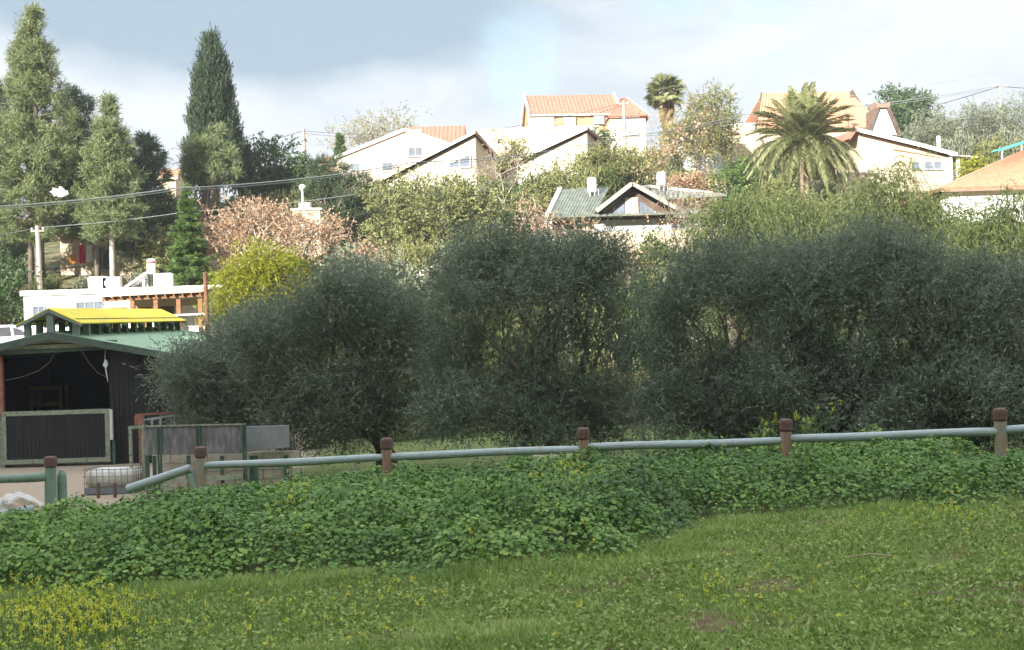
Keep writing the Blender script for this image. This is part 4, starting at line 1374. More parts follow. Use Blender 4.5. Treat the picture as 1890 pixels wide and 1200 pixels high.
# corrugated cladding panels of the front wall, right of the opening
xo0, xo1 = XB(4), XB(201)
for (a, b) in ((xo1, xo1 + 1.42), (xo1 + 1.45, xo1 + 2.87), (xo1 + 2.9, HWR)):
    za, zb_ = zr - SL * a - 0.22, zr - SL * b - 0.22
    for z0_, top_a, top_b in ((-0.1, 1.32, 1.32), (1.34, 2.62, 2.62), (2.64, None, None)):
        n_ = max(4, int((b - a) / 0.13))
        mb = MB()
        for i in range(n_):
            u0, u1 = a + (b - a) * i / n_, a + (b - a) * (i + 1) / n_
            t0 = (zr - SL * u0 - 0.22) if top_a is None else top_a
            t1 = (zr - SL * u1 - 0.22) if top_a is None else top_a
            if t0 <= z0_ + 0.02:
                continue
            mb.prism([(u0 + 0.006, 0.02, z0_), (u1 - 0.006, 0.02, z0_), (u1 - 0.006, 0.02, t1), (u0 + 0.006, 0.02, t0)], (0, -0.03 - 0.008 * (i % 2), 0))
        if mb.v:
            mb.build('cladding_panel', 'black_cladding', barn)
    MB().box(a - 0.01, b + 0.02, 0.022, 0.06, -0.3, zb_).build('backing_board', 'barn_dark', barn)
# left front corner, side and rear walls
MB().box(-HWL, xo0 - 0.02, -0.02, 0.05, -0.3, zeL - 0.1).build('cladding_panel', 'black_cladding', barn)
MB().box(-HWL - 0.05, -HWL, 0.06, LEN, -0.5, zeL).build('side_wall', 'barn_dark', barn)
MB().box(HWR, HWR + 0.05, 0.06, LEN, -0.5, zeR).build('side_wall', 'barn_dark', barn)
yw = LEN - 0.05
rear = MB()
wz0, wz1 = 2.15, 2.42
wx0, wx1 = XB(30, 54) - 0.0, XB(66, 54)
rear.box(-HWL, HWR, yw, LEN, -0.5, wz0)
rear.box(-HWL, wx0, yw, LEN, wz0 + 0.0, wz1)
rear.box(wx1, HWR, yw, LEN, wz0 + 0.0, wz1)
rear.prism([(-HWL, yw, wz1), (HWR, yw, wz1), (HWR, yw, zeR), (0, yw, zr - 0.05), (-HWL, yw, zeL)], (0, 0.05, 0))
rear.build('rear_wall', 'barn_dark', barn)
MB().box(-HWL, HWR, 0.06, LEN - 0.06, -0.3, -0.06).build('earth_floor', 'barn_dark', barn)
# gable beam and fascia
for s_, hw2 in ((-1, HWL), (1, HWR)):
    e = s_ * (hw2 + 0.3)
    zz = zr - SL * abs(e)
    f_ = MB()
    f_.prism([(0, -0.34, zr + 0.02), (e, -0.34, zz + 0.02), (e, -0.34, zz - 0.17), (0, -0.34, zr - 0.19)], (0, -0.05, 0))
    f_.build('verge_board', 'green_fascia', barn)
    # roof sheets: five per slope
    ns = 6
    for i in range(ns):
        y0, y1 = -0.36 + (LEN + 0.7) * i / ns, -0.36 + (LEN + 0.7) * (i + 1) / ns - 0.012
        slab((e, y0, zz), (e, y1, zz), (0.0 + s_ * 0.02, y1, zr), (0.0 + s_ * 0.02, y0, zr), 0.025, 'roof_sheet', 'green_sheet', barn, ribs=9, rib_h=0.028)
zb0, zb1 = Z(10, 655), Z(195, 641)
MB().prism([(xo0 - 0.4, -0.06, zb0 - 0.02), (xo1 + 0.3, -0.06, zb1 - 0.06), (xo1 + 0.3, -0.06, zb1 + 0.20), (0.4, -0.06, zr - 0.2), (-0.4, -0.06, zr - 0.2), (xo0 - 0.4, -0.06, zb0 + 0.16)], (0, -0.06, 0)).build('gable_panel', 'green_fascia', barn)
MB().prism([(-1.3, -0.13, zb1 + 0.02), (1.3, -0.13, zb1 + 0.02), (1.1, -0.13, zb1 + 0.14), (-1.1, -0.13, zb1 + 0.12)], (0, -0.05, 0)).build('gable_batten', 'worn_green_frame', barn)
MB().bar((-1.5, -0.2, zb1 + 0.16), (0, -0.2, zr - 0.22), 0.06, 0.12).build('gable_batten', 'worn_green_frame', barn)
MB().bar((1.5, -0.2, zb1 + 0.16), (0, -0.2, zr - 0.22), 0.06, 0.12).build('gable_batten', 'worn_green_frame', barn)
# red oxide post left of the opening
MB().box(xo0 - 0.12, xo0 + 0.04, -0.08, 0.08, 1.5, zb0 - 0.04).build('door_post', 'red_oxide', barn)
MB().box(xo0 - 0.12, xo0 + 0.04, -0.1, 0.1, -0.1, 1.498).build('door_post', 'worn_green_frame', barn)
# lantern
lw = 0.95
lz_e, lz_a = Z(165, 598), Z(98, 571)
LY0, LY1 = -0.3, LEN - 0.6
for s_ in (-1, 1):
    slab((s_ * lw, LY0 - 0.15, lz_e), (s_ * lw, LY1 + 0.2, lz_e), (0, LY1 + 0.2, lz_a), (0, LY0 - 0.15, lz_a), 0.03, 'lantern_roof', 'yellow_sheet', barn, ribs=40, rib_h=0.02)
    MB().bar((s_ * lw, LY0 - 0.12, lz_e - 0.02), (0, LY0 - 0.12, lz_a - 0.04), 0.05, 0.1).build('lantern_rafter', 'grey_green_post', barn)
    for i in range(13):
        yy = LY0 + 0.12 + i * (LY1 - LY0 - 0.3) / 12
        hx = s_ * (lw - 0.25)
        zb_ = zr - SL * abs(hx) + 0.05
        MB().box(hx - 0.085, hx + 0.085, yy - 0.085, yy + 0.085, zb_ - 0.02, lz_e + 0.10).build('lantern_post', 'grey_green_post' if i < 2 else 'dark_green_metal', barn)
        if i and i % 2 == 0:
            MB().bar((s_ * (lw + 0.03), yy + 0.2, lz_e - 0.05), (0, yy + 0.2, lz_a - 0.08), 0.06, 0.09).build('lantern_rafter', 'grey_green_post', barn)
    MB().box(s_ * (lw - 0.25) - 0.05, s_ * (lw - 0.25) + 0.05, LY0, LY1, lz_e + 0.102, lz_e + 0.17).build('lantern_plate', 'dark_green_metal', barn)
MB().box(-0.1, 0.1, LY0 - 0.06, LY0 + 0.12, zr + 0.0, lz_a - 0.03).build('lantern_post', 'grey_green_post', barn)
# half gate
gt_ = thing('barn_gate', 'black half gate with worn pale green frame closing the barn opening', 'gate', (BX, BY - 0.25, zy))
gx0, gx1 = XB(8), XB(204)
gz0, gz1 = 0.12, Z(100, 757)
tp = 0.13
MB().box(gx0, gx1, -0.05, 0.05, gz1 - tp, gz1).build('frame_rail', 'worn_green_frame', gt_)
MB().box(gx0, gx1, -0.05, 0.05, gz0, gz0 + tp).build('frame_rail', 'worn_green_frame', gt_)
MB().box(gx0, gx0 + 0.1, -0.048, 0.048, gz0 + tp, gz1 - tp).build('frame_stile', 'worn_green_frame', gt_)
MB().box(gx1 - 0.13, gx1, -0.048, 0.048, gz0 + tp, gz1 - tp).build('frame_stile', 'worn_green_frame', gt_)
n_ = 24
for i in range(n_):
    a = gx0 + 0.1 + (gx1 - gx0 - 0.23) * i / n_
    b = gx0 + 0.1 + (gx1 - gx0 - 0.23) * (i + 1) / n_
    MB().box(a + 0.003, b - 0.003, -0.02 - 0.006 * (i % 2), 0.02, gz0 + tp + 0.002, gz1 - tp - 0.002).build('board', 'black_cladding', gt_)
MB().box(gx1 + 0.02, gx1 + 0.09, -0.1, 0.02, gz1 - 0.9, gz1 - 0.02).build('latch_plate', 'trim_white', gt_)
MB().bar((gx1 + 0.1, 0, -0.1), (gx1 + 0.1, 0, gz1 - 0.92), 0.08).build('gate_post', 'dark_green_metal', gt_)
# inside: timber frame and hanging ropes
t = thing('hay_rack', 'brown timber rack standing in the dark barn', 'rack', (BX + XB(80, 44), 44.2, zy - 0.06))
for s_ in (-0.45, 0.45):
    for d_ in (0, 0.6):
        MB().box(s_ - 0.05, s_ + 0.05, d_ - 0.05, d_ + 0.05, 0, 2.35).build('post', 'brown_timber', t)
for z_ in (0.6, 1.2, 1.75, 2.25):
    MB().box(-0.52, 0.52, -0.12, -0.052, z_, z_ + 0.12).build('slat', 'brown_timber', t)


def rope(label, pts, r, m):
    o = MB().tube([at(*q) for q in pts], r, 5).build('rope', m)
    tag(o, label, 'rope')


rope('grey rope slung in the barn opening towards the red post', [(104, 646, 40.85), (92, 668, 40.85), (72, 684, 40.85), (40, 696, 40.85), (10, 702, 40.85)], 0.007, 'rusty_cage')
rope('grey rope slung in the barn opening towards the black wall', [(150, 646, 40.85), (163, 668, 40.85), (180, 688, 40.85), (198, 697, 40.85)], 0.007, 'rusty_cage')
o = MB().tube([at(195, 640, 40.8), at(193, 668, 40.8), at(196, 686, 40.8), at(199, 705, 40.8)], [0.006, 0.01, 0.02, 0.008], 6).build('hanging_bag', 'cloth_white')
tag(o, 'thin white strip hanging at the edge of the barn opening', 'cloth')
bgl = thing('plastic_bag', 'crumpled white plastic bag hanging beside the barn opening', 'bag', at(195, 672, 40.75))
bm = bmesh.new()
bmesh.ops.create_icosphere(bm, subdivisions=2, radius=0.06)
for v in bm.verts:
    v.co.z *= 2.2
    v.co.y *= 0.6
    v.co += Vector(rng.normal(size=3)) * 0.012
me = bpy.data.meshes.new('bag')
bm.to_mesh(me)
bm.free()
link('bag', me, 'cloth_white', bgl)

# ------------------------------------------------------------------ feed trailer, tote, rock, frames
FY = 30.5
fz = tz(at(350, 800, FY)[0], FY)
fx = at(360, 800, FY)[0]
tr = thing('cattle_crush', 'pen of grey boards on dark green steel posts beside the tote', 'pen', (fx, FY, fz))
X_ = lambda px_, y_=FY: at(px_, 800, y_)[0] - fx
Z_ = lambda px_, py_, y_=FY: at(px_, py_, y_)[2] - fz
for a, b, ta, ba in ((266, 291, 789, 841), (299, 363, 788, 840), (372, 449, 785, 838)):
    MB().prism([(X_(a), 0, Z_(a, ba)), (X_(b), 0, Z_(b, ba - 1)), (X_(b), 0, Z_(b, ta - 1)), (X_(a), 0, Z_(a, ta))], (0, 0.04, 0)).build('board', 'grey_board', tr)
MB().bar((X_(264), -0.01, Z_(264, 787)), (X_(455), -0.01, Z_(455, 783)), 0.05, 0.03).build('top_rail', 'worn_green_frame', tr)
for px_, t_, w_ in ((294.5, 788, 8), (367, 785, 9), (451, 783, 7)):
    z1 = Z_(px_, t_)
    o = MB()
    o.box(X_(px_) - w_ * 0.0058, X_(px_) - 0.012, -0.07, -0.012, 0, z1)
    o.box(X_(px_) + 0.012, X_(px_) + w_ * 0.0058, -0.07, -0.012, 0, z1)
    o.build('post', 'dark_green_metal', tr)
for px_ in (269, 282, 345, 407, 470):
    MB().box(X_(px_) - 0.035, X_(px_) + 0.035, 0.05, 0.12, 0, Z_(px_, 842)).build('short_post', 'dark_green_metal', tr)
MB().bar((X_(290), 0.03, Z_(290, 888)), (X_(455), 0.03, Z_(455, 880)), 0.06, 0.1).build('bottom_rail', 'worn_green_frame', tr)
# limed block wall below
lw_ = thing('block_wall', 'low limewashed block wall behind the green steel posts', 'wall', (fx, FY + 0.7, fz))
zt = Z_(350, 838, FY + 0.7)
for r_i in range(4):
    for c_i in range(9):
        a = X_(300, FY + .7) + c_i * 0.41 + (0.2 if r_i % 2 else 0) - 0.25
        if a > X_(520, FY + .7):
            continue
        z0_ = zt - (r_i + 1) * 0.2
        MB().box(a + 0.006, a + 0.404, rng.uniform(-0.015, 0.01), 0.2, z0_ + 0.006, z0_ + 0.194).build('block', 'limed_block', lw_)
MB().box(X_(290, FY + .7), X_(525, FY + .7), 0.03, 0.17, -0.2, zt - 0.01).build('mortar_core', 'concrete', lw_)
# loose concrete panel
cp = thing('concrete_panel', 'pale grey concrete panel standing at the end of the board pen', 'panel', (at(495, 800, 30.9)[0], 30.9, fz))
MB().prism([(-0.48, 0, Z_(457, 834, 30.9)), (0.46, 0, Z_(530, 826, 30.9)), (0.46, 0, Z_(533, 785, 30.9)), (-0.48, 0, Z_(457, 787, 30.9))], (0, 0.09, 0)).build('panel', 'concrete', cp, bevel=0.01)
for s_ in (-0.4, 0.35):
    MB().box(s_ - 0.05, s_ + 0.05, 0.1, 0.2, -0.1, 0.9).build('support', 'dark_green_metal', cp)
# green steel frame and red rails behind
gf = thing('steel_gate_frame', 'pale green steel portal frame between barn and board pen', 'frame', (at(251, 800, 33)[0], 33, tz(at(251, 800, 33)[0], 33)))
gz_ = gf.location.z
zt = at(251, 792, 33)[2] - gz_
for s_ in (-0.13, 0.16):
    MB().bar((s_, 0, -0.1), (s_, 0, zt), 0.07).build('post', 'worn_green_frame', gf)
MB().bar((-0.17, -0.01, zt + 0.035), (0.2, -0.01, zt + 0.05), 0.07).build('lintel', 'worn_green_frame', gf)
rf = thing('cattle_race', 'rusty red rail frame with sloping pale side bars behind the board pen', 'frame', (at(290, 800, 34)[0], 34, tz(at(290, 800, 34)[0], 34)))
rz0 = rf.location.z
Q = lambda px_, py_, y_=34: at(px_, py_, y_) - np.array(rf.location)
MB().bar(Q(250, 766), Q(328, 761), 0.05).build('rail', 'red_oxide', rf)
MB().bar(Q(266, 775), Q(328, 766), 0.05).build('rail', 'grey_metal', rf)
for px_, t_, mm in ((257, 765, 'red_oxide'), (264, 766, 'grey_metal'), (281, 773, 'grey_metal'), (296, 769, 'grey_metal'), (322, 763, 'grey_metal')):
    a = Q(px_, t_)
    MB().bar(a, (a[0], a[1], -0.1), 0.045).build('upright', mm, rf)
a = Q(257, 775)
MB().box(a[0] - 0.1, a[0] + 0.1, -0.06, -0.03, a[2] - 0.12, a[2] + 0.1).build('plate', 'red_oxide', rf)
# plastic tote in its cage
TY = 33.0
tx = at(216, 880, TY)[0]
tzg = tz(tx, TY)
tt = thing('plastic_tote', 'cut down white plastic tote in rusty wire cage used as a trough', 'tote', (tx, TY, tzg), R(-4))
ztop = at(216, 863, TY)[2] - tzg
mb = MB()
w2, d2 = 0.56, 0.5
prof_ = [(w2, -d2), (w2, d2), (-w2, d2), (-w2, -d2)]
bm = bmesh.new()
bmesh.ops.create_cube(bm, size=1)
for v in bm.verts:
    v.co = Vector((v.co.x * 2 * w2, v.co.y * 2 * d2, 0.16 + (v.co.z + 0.5) * (ztop - 0.18)))
bmesh.ops.bevel(bm, geom=list(bm.edges), offset=0.04, segments=3, affect='EDGES')
me = bpy.data.meshes.new('tank')
bm.to_mesh(me)
bm.free()
me.shade_smooth()
link('tank', me, 'tote_plastic', tt)
MB().box(-0.6, 0.6, -0.53, 0.53, 0.0, 0.155).build('pallet', 'grey_plastic', tt, bevel=0.015)
for i in range(9):
    x_ = -0.575 + i * 1.15 / 8
    for y_ in (-0.53, 0.53):
        MB().bar((x_, y_, 0.16), (x_, y_, ztop + 0.03), 0.013).build('cage_bar', 'rusty_cage', tt)
for i in range(1, 7):
    y_ = -0.53 + i * 1.06 / 7
    for x_ in (-0.59, 0.59):
        MB().bar((x_, y_, 0.16), (x_, y_, ztop + 0.03), 0.013).build('cage_bar', 'rusty_cage', tt)
for z_ in (0.26, 0.26 + (ztop - 0.26) * 0.5, ztop):
    o = MB()
    o.bar((-0.6, -0.548, z_), (0.6, -0.548, z_), 0.018)
    o.bar((-0.6, 0.548, z_), (0.6, 0.548, z_), 0.018)
    o.bar((-0.608, -0.54, z_), (-0.608, 0.54, z_), 0.018)
    o.bar((0.608, -0.54, z_), (0.608, 0.54, z_), 0.018)
    o.build('cage_hoop', 'rusty_cage', tt)
for i, px_ in enumerate((181, 212)):
    a = at(px_, 893, 31.8)
    o = MB().bar((a[0], 31.8, tz(a[0], 31.8) - 0.1), (a[0], 31.8, a[2] + 0.02), 0.06).build('short_stake', 'dark_timber')
    tag(o, 'short dark stake in front of the plastic tote', 'stake', 'stakes before the tote')


def rock(label, px_, py_, Y, size, sc, seed, m='limestone'):
    c = at(px_, py_, Y)
    bm = bmesh.new()
    bmesh.ops.create_icosphere(bm, subdivisions=4, radius=1)
    r2 = np.random.default_rng(seed)
    dirs = unit(r2.normal(size=(16, 3)))
    lev = r2.uniform(0.62, 0.95, 16)
    for v in bm.verts:
        n = np.array(v.co)
        for d_, l_ in zip(dirs, lev):
            s_ = n @ d_
            if s_ > l_:
                n = n - d_ * (s_ - l_) * 0.9
        n = n * (1 + 0.05 * math.sin(n[0] * 7 + seed) * math.sin(n[1] * 9) + 0.03 * math.sin(n[2] * 15 + n[0] * 11))
        v.co = Vector(n * size * np.array(sc))
    me = bpy.data.meshes.new('boulder')
    bm.to_mesh(me)
    bm.free()
    o = link('boulder', me, m)
    o.location = (c[0], Y, tz(c[0], Y) + size * sc[2] * 0.45)
    return tag(o, label, 'rock')


rock('big pale limestone boulder with orange stain behind the broken rail', 30, 915, 21.8, 0.52, (1.15, 0.8, 0.82), 3)
rock('small pale stone lying on the yard beside the leaning rail', 340, 887, 28.5, 0.13, (1.3, 1, 0.7), 5)
for i, (px_, py_) in enumerate(((788, 507), (800, 500), (779, 513))):
    o = rock('pale block of stone in the terrace edge under the brown green tree', px_, py_, 64, 0.34, (1.3, 0.8, 0.7), 11 + i)
    q = at(px_, py_, 64)
    o.location.z = max(q[2], tz(q[0], 64) + 0.1)
    o['group'] = 'terrace stones'

# parked car
cx = at(-18, 620, 56.5)[0]
car = thing('parked_car', 'white hatchback car parked beside the flat white house', 'car', (cx, 56.5, tz(cx, 56.5)))
prof = [(-2.05, 0.35), (-2.1, 0.62), (-2.0, 0.85), (-1.15, 0.98), (1.95, 0.98), (2.08, 0.8), (2.1, 0.4)]
cab = [(-1.2, 0.97), (-0.45, 1.42), (0.1, 1.5), (1.1, 1.5), (1.6, 1.36), (1.98, 0.97)]
MB().prism([(x, -0.85, z) for x, z in prof], (0, 1.7, 0)).build('body', 'car_paint', car, bevel=0.06)
vs = [(x, -0.82 + max(0, z - 0.97) * 0.32, z) for x, z in cab] + [(x, 0.82 - max(0, z - 0.97) * 0.32, z) for x, z in cab]
n_ = len(cab)
MB().add(vs, [tuple(range(n_)), tuple(range(2 * n_ - 1, n_ - 1, -1))] + [(i, i + n_, (i + 1) % n_ + n_, (i + 1) % n_) for i in range(n_)]).build('cabin', 'car_paint', car, bevel=0.04)


def side_y(z):
    return -0.82 + max(0, z - 0.97) * 0.32 - 0.008


for poly in ([(-0.98, 1.03), (-0.42, 1.36), (0.22, 1.42), (0.22, 1.03)], [(0.3, 1.03), (0.3, 1.42), (1.05, 1.42), (1.15, 1.03)], [(1.24, 1.05), (1.15, 1.4), (1.5, 1.3), (1.76, 1.06)]):
    MB().add([(x, side_y(z), z) for x, z in poly], [tuple(range(4))]).build('side_window', 'dark_pane', car)
for x_ in (-1.35, 1.3):
    for s_ in (-1, 1):
        w_ = MB().lathe([(0.2, -0.1), (0.31, -0.09), (0.32, 0), (0.31, 0.09), (0.2, 0.1)], 18).build('wheel', 'tyre', car)
        w_.rotation_euler = (math.pi / 2, 0, 0)
        w_.location = (x_, s_ * 0.78, 0.32)
        rm = MB().lathe([(0.19, -0.105), (0.19, 0.105)], 14).build('rim', 'grey_metal', w_)

# ------------------------------------------------------------------ rail fence
POSTS = [(370, 824, 18.8), (713, 808, 18.3), (1076, 789, 17.7), (1450, 773, 17.1), (1845, 753, 16.4), (2230, 735, 15.8)]
fb = at(1076, 789, 17.7)
fence = thing('rail_fence', 'long weathered fence of pale green rails and red capped posts above the mallow', 'fence', (fb[0], 17.7, tz(fb[0], 17.7)))
FO = np.array(fence.location)


def fence_post(root, px_, top_py, Y, m, split=False, r=0.072):
    a = at(px_, top_py, Y) - np.array(root.location)
    zg = tz(a[0] + root.location.x, Y) - root.location.z
    z1 = a[2]
    prof = [(r * 1.04, zg - 0.2 - z1), (r * 1.02, -0.5), (r, -0.30), (r * 0.98, -0.155)]
    o = MB().lathe(prof, 18).build('post', m, root)
    o.location = (a[0], a[1], z1)
    o.rotation_euler = (rng.normal() * 0.012, rng.normal() * 0.015, 0)
    c = MB().lathe([(r * 0.86, -0.153), (r * 0.86, -0.145), (r * 1.14, -0.135), (r * 1.16, -0.05), (r * 1.08, -0.02), (r * 0.8, -0.004), (r * 0.3, 0.0)], 18).build('cap', 'post_cap_paint', o, smooth=False)
    return o


pm = ['post_paint', 'rusty_post_paint', 'rusty_post_paint', 'rusty_post_paint', 'post_paint', 'post_paint']
for (px_, ty, Y), m_ in zip(POSTS, pm):
    fence_post(fence, px_, ty, Y, m_)


def rail(root, a, b, r=0.051, m='rail_paint', seg=10):
    a, b = np.array(a), np.array(b)
    pts, rad = [], []
    for i in range(seg + 1):
        t = i / seg
        pts.append(a + (b - a) * t + np.array([0, 0, 0.006 * math.sin(t * 7 + a[0])]))
        rad.append(r * (1 + 0.04 * math.sin(t * 9 + b[0])))
    rad[0] *= 0.9
    rad[-1] *= 0.9
    return MB().tube(pts, rad, 14).build('rail', m, root, smooth=False)


RY = [(383, 860, 703, 845), (724, 843, 1066, 829), (1087, 826, 1440, 814), (1461, 810, 1835, 797), (1855, 793, 2220, 779)]
for i, (xa_, ya_, xb_, yb_) in enumerate(RY):
    rail(fence, at(xa_ - 6, ya_, POSTS[i][2]) - FO, at(xb_ + 6, yb_, POSTS[i + 1][2]) - FO)
# left stretch with its gap
b0 = at(93, 842, 19.2)
lf = thing('broken_rail_fence', 'broken end of the rail fence with one red capped post and two rails', 'fence', (b0[0], 19.2, tz(b0[0], 19.2)))
LO = np.array(lf.location)
fence_post(lf, 93, 842, 19.2, 'green_post_paint', r=0.078)
o = MB().lathe([(0.066, -0.5), (0.066, 0.40), (0.06, 0.5), (0.035, 0.56)], 14).build('post_stub', 'green_post_paint', lf)
a = at(113, 868, 19.3) - LO
o.location = (a[0], a[1] + 0.02, a[2] - 0.56)
rail(lf, at(-120, 892, 18.6) - LO, at(92, 879, 19.2) - LO, 0.06, 'green_post_paint')
rail(lf, at(-120, 972, 18.5) - LO, at(62, 938, 19.1) - LO, 0.055)
# fallen rail leaning by the post
fr = MB().tube([at(236, 903, 18.9), at(290, 885, 18.85), at(352, 864, 18.8)], [0.062, 0.062, 0.056], 14).build('fallen_rail', 'rail_paint')
tag(fr, 'pale green rail fallen at one end and leaning towards the capped post', 'rail')
fr2 = MB().tube([at(347, 866, 18.85), at(352, 880, 18.82), at(361, 905, 18.8)], [0.05, 0.062, 0.07], 12).build('split_rail_stump', 'green_post_paint')
tag(fr2, 'short split green stump leaning against the capped post beside the fallen rail', 'stump')
# ------------------------------------------------------------------ olive trees behind the fence
OL = dict(tri=True, K=23, M=10, L=0.58, sig=(0.2, 0.2, 0.2), wo=0.4, wu=0.5, wr=0.65, droop=0.2, leaf=(0.085, 0.026), spread=0.85, tip=0.25)
olives = [
    ('low spreading grey green olive tree hiding the right end of the barn', 35.0, [(400, 700, 105, 95), (350, 735, 65, 75), (470, 745, 95, 90), (390, 790, 110, 60)], 330, 440),
    ('broad grey green olive tree between the barn olive and the tallest olive', 33.0, [(690, 600, 115, 110), (600, 660, 110, 110), (740, 690, 95, 120), (640, 770, 120, 75), (530, 640, 70, 90), (540, 780, 70, 60), (770, 775, 70, 60)], 520, 705),
    ('tallest dark olive tree with ragged top below the green roofed house', 31.0, [(960, 570, 120, 100), (930, 490, 60, 60), (1080, 560, 90, 90), (880, 640, 105, 110), (1060, 650, 115, 110), (960, 755, 130, 75), (850, 770, 75, 60), (1070, 770, 90, 60)], 600, 985),
    ('grey green olive tree beside the gap, with pale dead twigs low down', 30.0, [(1300, 600, 100, 100), (1360, 550, 90, 90), (1270, 690, 85, 90), (1370, 670, 100, 110), (1310, 750, 90, 60), (1400, 760, 70, 60)], 520, 1330),
    ('wide dense olive tree with upright shoots below the date palm', 29.0, [(1520, 590, 110, 110), (1590, 530, 100, 80), (1480, 650, 100, 110), (1610, 640, 110, 110), (1540, 740, 130, 70), (1450, 760, 60, 50)], 540, 1550),
    ('olive tree with upright grey shoots below the orange hipped roof', 28.5, [(1730, 590, 95, 110), (1700, 510, 70, 55), (1790, 650, 105, 110), (1700, 690, 90, 90), (1680, 750, 70, 60), (1780, 745, 80, 60)], 440, 1745),
    ('grey olive tree standing last in the row behind the rail fence', 28, [(1890, 600, 100, 120), (1930, 700, 110, 100), (1850, 720, 90, 70), (1880, 760, 80, 50)], 380, 1900),
]
SKY_X = [285, 330, 400, 430, 520, 600, 690, 720, 760, 800, 830, 870, 930, 1000, 1060, 1110, 1150, 1185, 1210, 1260, 1300, 1400, 1480, 1560, 1640, 1700, 1760, 1960]
SKY_Y = [660, 620, 605, 585, 550, 500, 475, 500, 560, 555, 475, 425, 400, 440, 445, 415, 480, 620, 570, 475, 440, 430, 465, 420, 400, 440, 480, 470]
SPANS = [(300, 520), (440, 800), (785, 1175), (1195, 1440), (1395, 1660), (1610, 1830), (1770, 1985)]
for (lab, Y, lobes, nc, bpx), (sa, sb_) in zip(olives, SPANS):
    lobes = []
    for i in range(int(46 * (sb_ - sa) / 250)):
        px_ = rng.uniform(sa + 15, sb_ - 15)
        r_ = rng.uniform(20, 46)
        top_ = np.interp(px_, SKY_X, SKY_Y) + r_ + 18
        py_ = top_ + (775 - top_) * (rng.random() ** 1.25 if i % 3 else 0.0)
        lobes.append((px_, py_, r_, r_ * rng.uniform(0.9, 1.35), rng.uniform(-1.3, 1.3)))
    for i in range(22):
        px_ = rng.uniform(sa + 20, sb_ - 20)
        r_ = rng.uniform(28, 46)
        lobes.append((px_, rng.uniform(max(690, np.interp(px_, SKY_X, SKY_Y) + 60), 815), r_, r_ * rng.uniform(0.8, 1.1), rng.uniform(-1.6, 0.2)))
    nc = int((sb_ - sa) * 1.62)
    tree('olive_tree', lab, 'tree', Y, lobes, 'olive_leaf', OL, nc, bpx, 0.16, 'bark', 'olive trees behind the fence', fork=0.16, inner=0.15, limbs=26, stems=2, twigs=110)

# ------------------------------------------------------------------ weeping pepper trees
PP = dict(tri=True, K=15, M=18, L=1.5, sig=(0.35, 0.35, 0.22), wo=0.7, wu=0.35, wr=0.45, droop=1.25, leaf=(0.17, 0.034), spread=0.35, tip=0.2)
peppers = [
    ('weeping pepper tree left of the date palm, crown half in front of it', 50.0, [(1345, 440, 60, 65), (1385, 410, 42, 42), (1330, 490, 60, 60)], 85, 1350),
    ('weeping pepper tree with dark slanting trunk in front of the date palm', 56.0, [(1490, 408, 58, 58), (1445, 440, 50, 55), (1530, 430, 48, 50)], 95, 1500),
    ('broad weeping pepper tree in front of the sweeping roof house', 52.0, [(1655, 400, 75, 75), (1600, 445, 60, 60), (1720, 430, 55, 65), (1640, 335, 36, 42)], 125, 1650),
    ('weeping pepper tree in front of the hipped roof white wall', 48.0, [(1850, 450, 75, 70), (1790, 470, 60, 60), (1900, 420, 60, 60)], 100, 1840),
]
for lab, Y, lobes, nc, bpx in peppers:
    tree('pepper_tree', lab, 'tree', Y, lobes, 'pepper_leaf', PP, nc, bpx, 0.2, 'bark', 'weeping pepper trees', fork=0.45, inner=0.3, limbs=20)

# ------------------------------------------------------------------ broadleaf trees on the slope
BR = dict(K=12, M=8, L=0.6, sig=(0.3, 0.3, 0.25), wo=0.7, wu=0.3, wr=0.7, droop=0.2, leaf=(0.17, 0.095), spread=0.8)


def brd(**kw):
    d = dict(BR)
    d.update(kw)
    return d


tree('carob_tree', 'big brown green leafy tree in front of the corner house', 'tree', 74, [(800, 380, 85, 70), (720, 400, 60, 75), (870, 370, 60, 55), (790, 460, 80, 60), (880, 440, 60, 60)], 'brown_green_leaf', brd(), 190, 800, 0.22)
tree('dark_round_tree', 'dense dark green round tree right of the cypress', 'tree', 90, [(505, 310, 52, 45), (560, 325, 40, 38), (475, 335, 35, 40), (520, 350, 60, 30)], 'dark_leaf', brd(K=15, leaf=(0.2, 0.11)), 150, 515, 0.25)
tree('dark_round_tree', 'dense dark round tree behind the white triangular dormer', 'tree', 122, [(1660, 205, 48, 42), (1700, 225, 32, 35), (1630, 225, 35, 35), (1665, 245, 50, 30)], 'dark_leaf', brd(K=15, L=0.8, leaf=(0.26, 0.14)), 120, 1662, 0.28)
tree('shade_tree', 'thin pale grey green tree rising behind the white gable house', 'tree', 122, [(680, 245, 55, 30), (735, 222, 40, 20), (640, 262, 38, 28), (710, 255, 60, 25)], 'pale_leaf', brd(K=6, M=5, L=0.9, leaf=(0.2, 0.1), sig=(0.5, 0.5, 0.3)), 95, 700, 0.18, 'pale_bark', inner=0.2, limbs=50, twigs=250)
tree('pale_leafed_tree', 'pale yellow green tree with thin bare top beside the fan palm', 'tree', 104, [(1310, 210, 55, 45), (1270, 250, 45, 45), (1340, 235, 35, 40), (1300, 270, 55, 28)], 'pale_leaf', brd(K=11, M=8, L=0.8, leaf=(0.19, 0.09), sig=(0.4, 0.4, 0.3)), 150, 1298, 0.2, 'bark', inner=0.25, limbs=40, twigs=160)
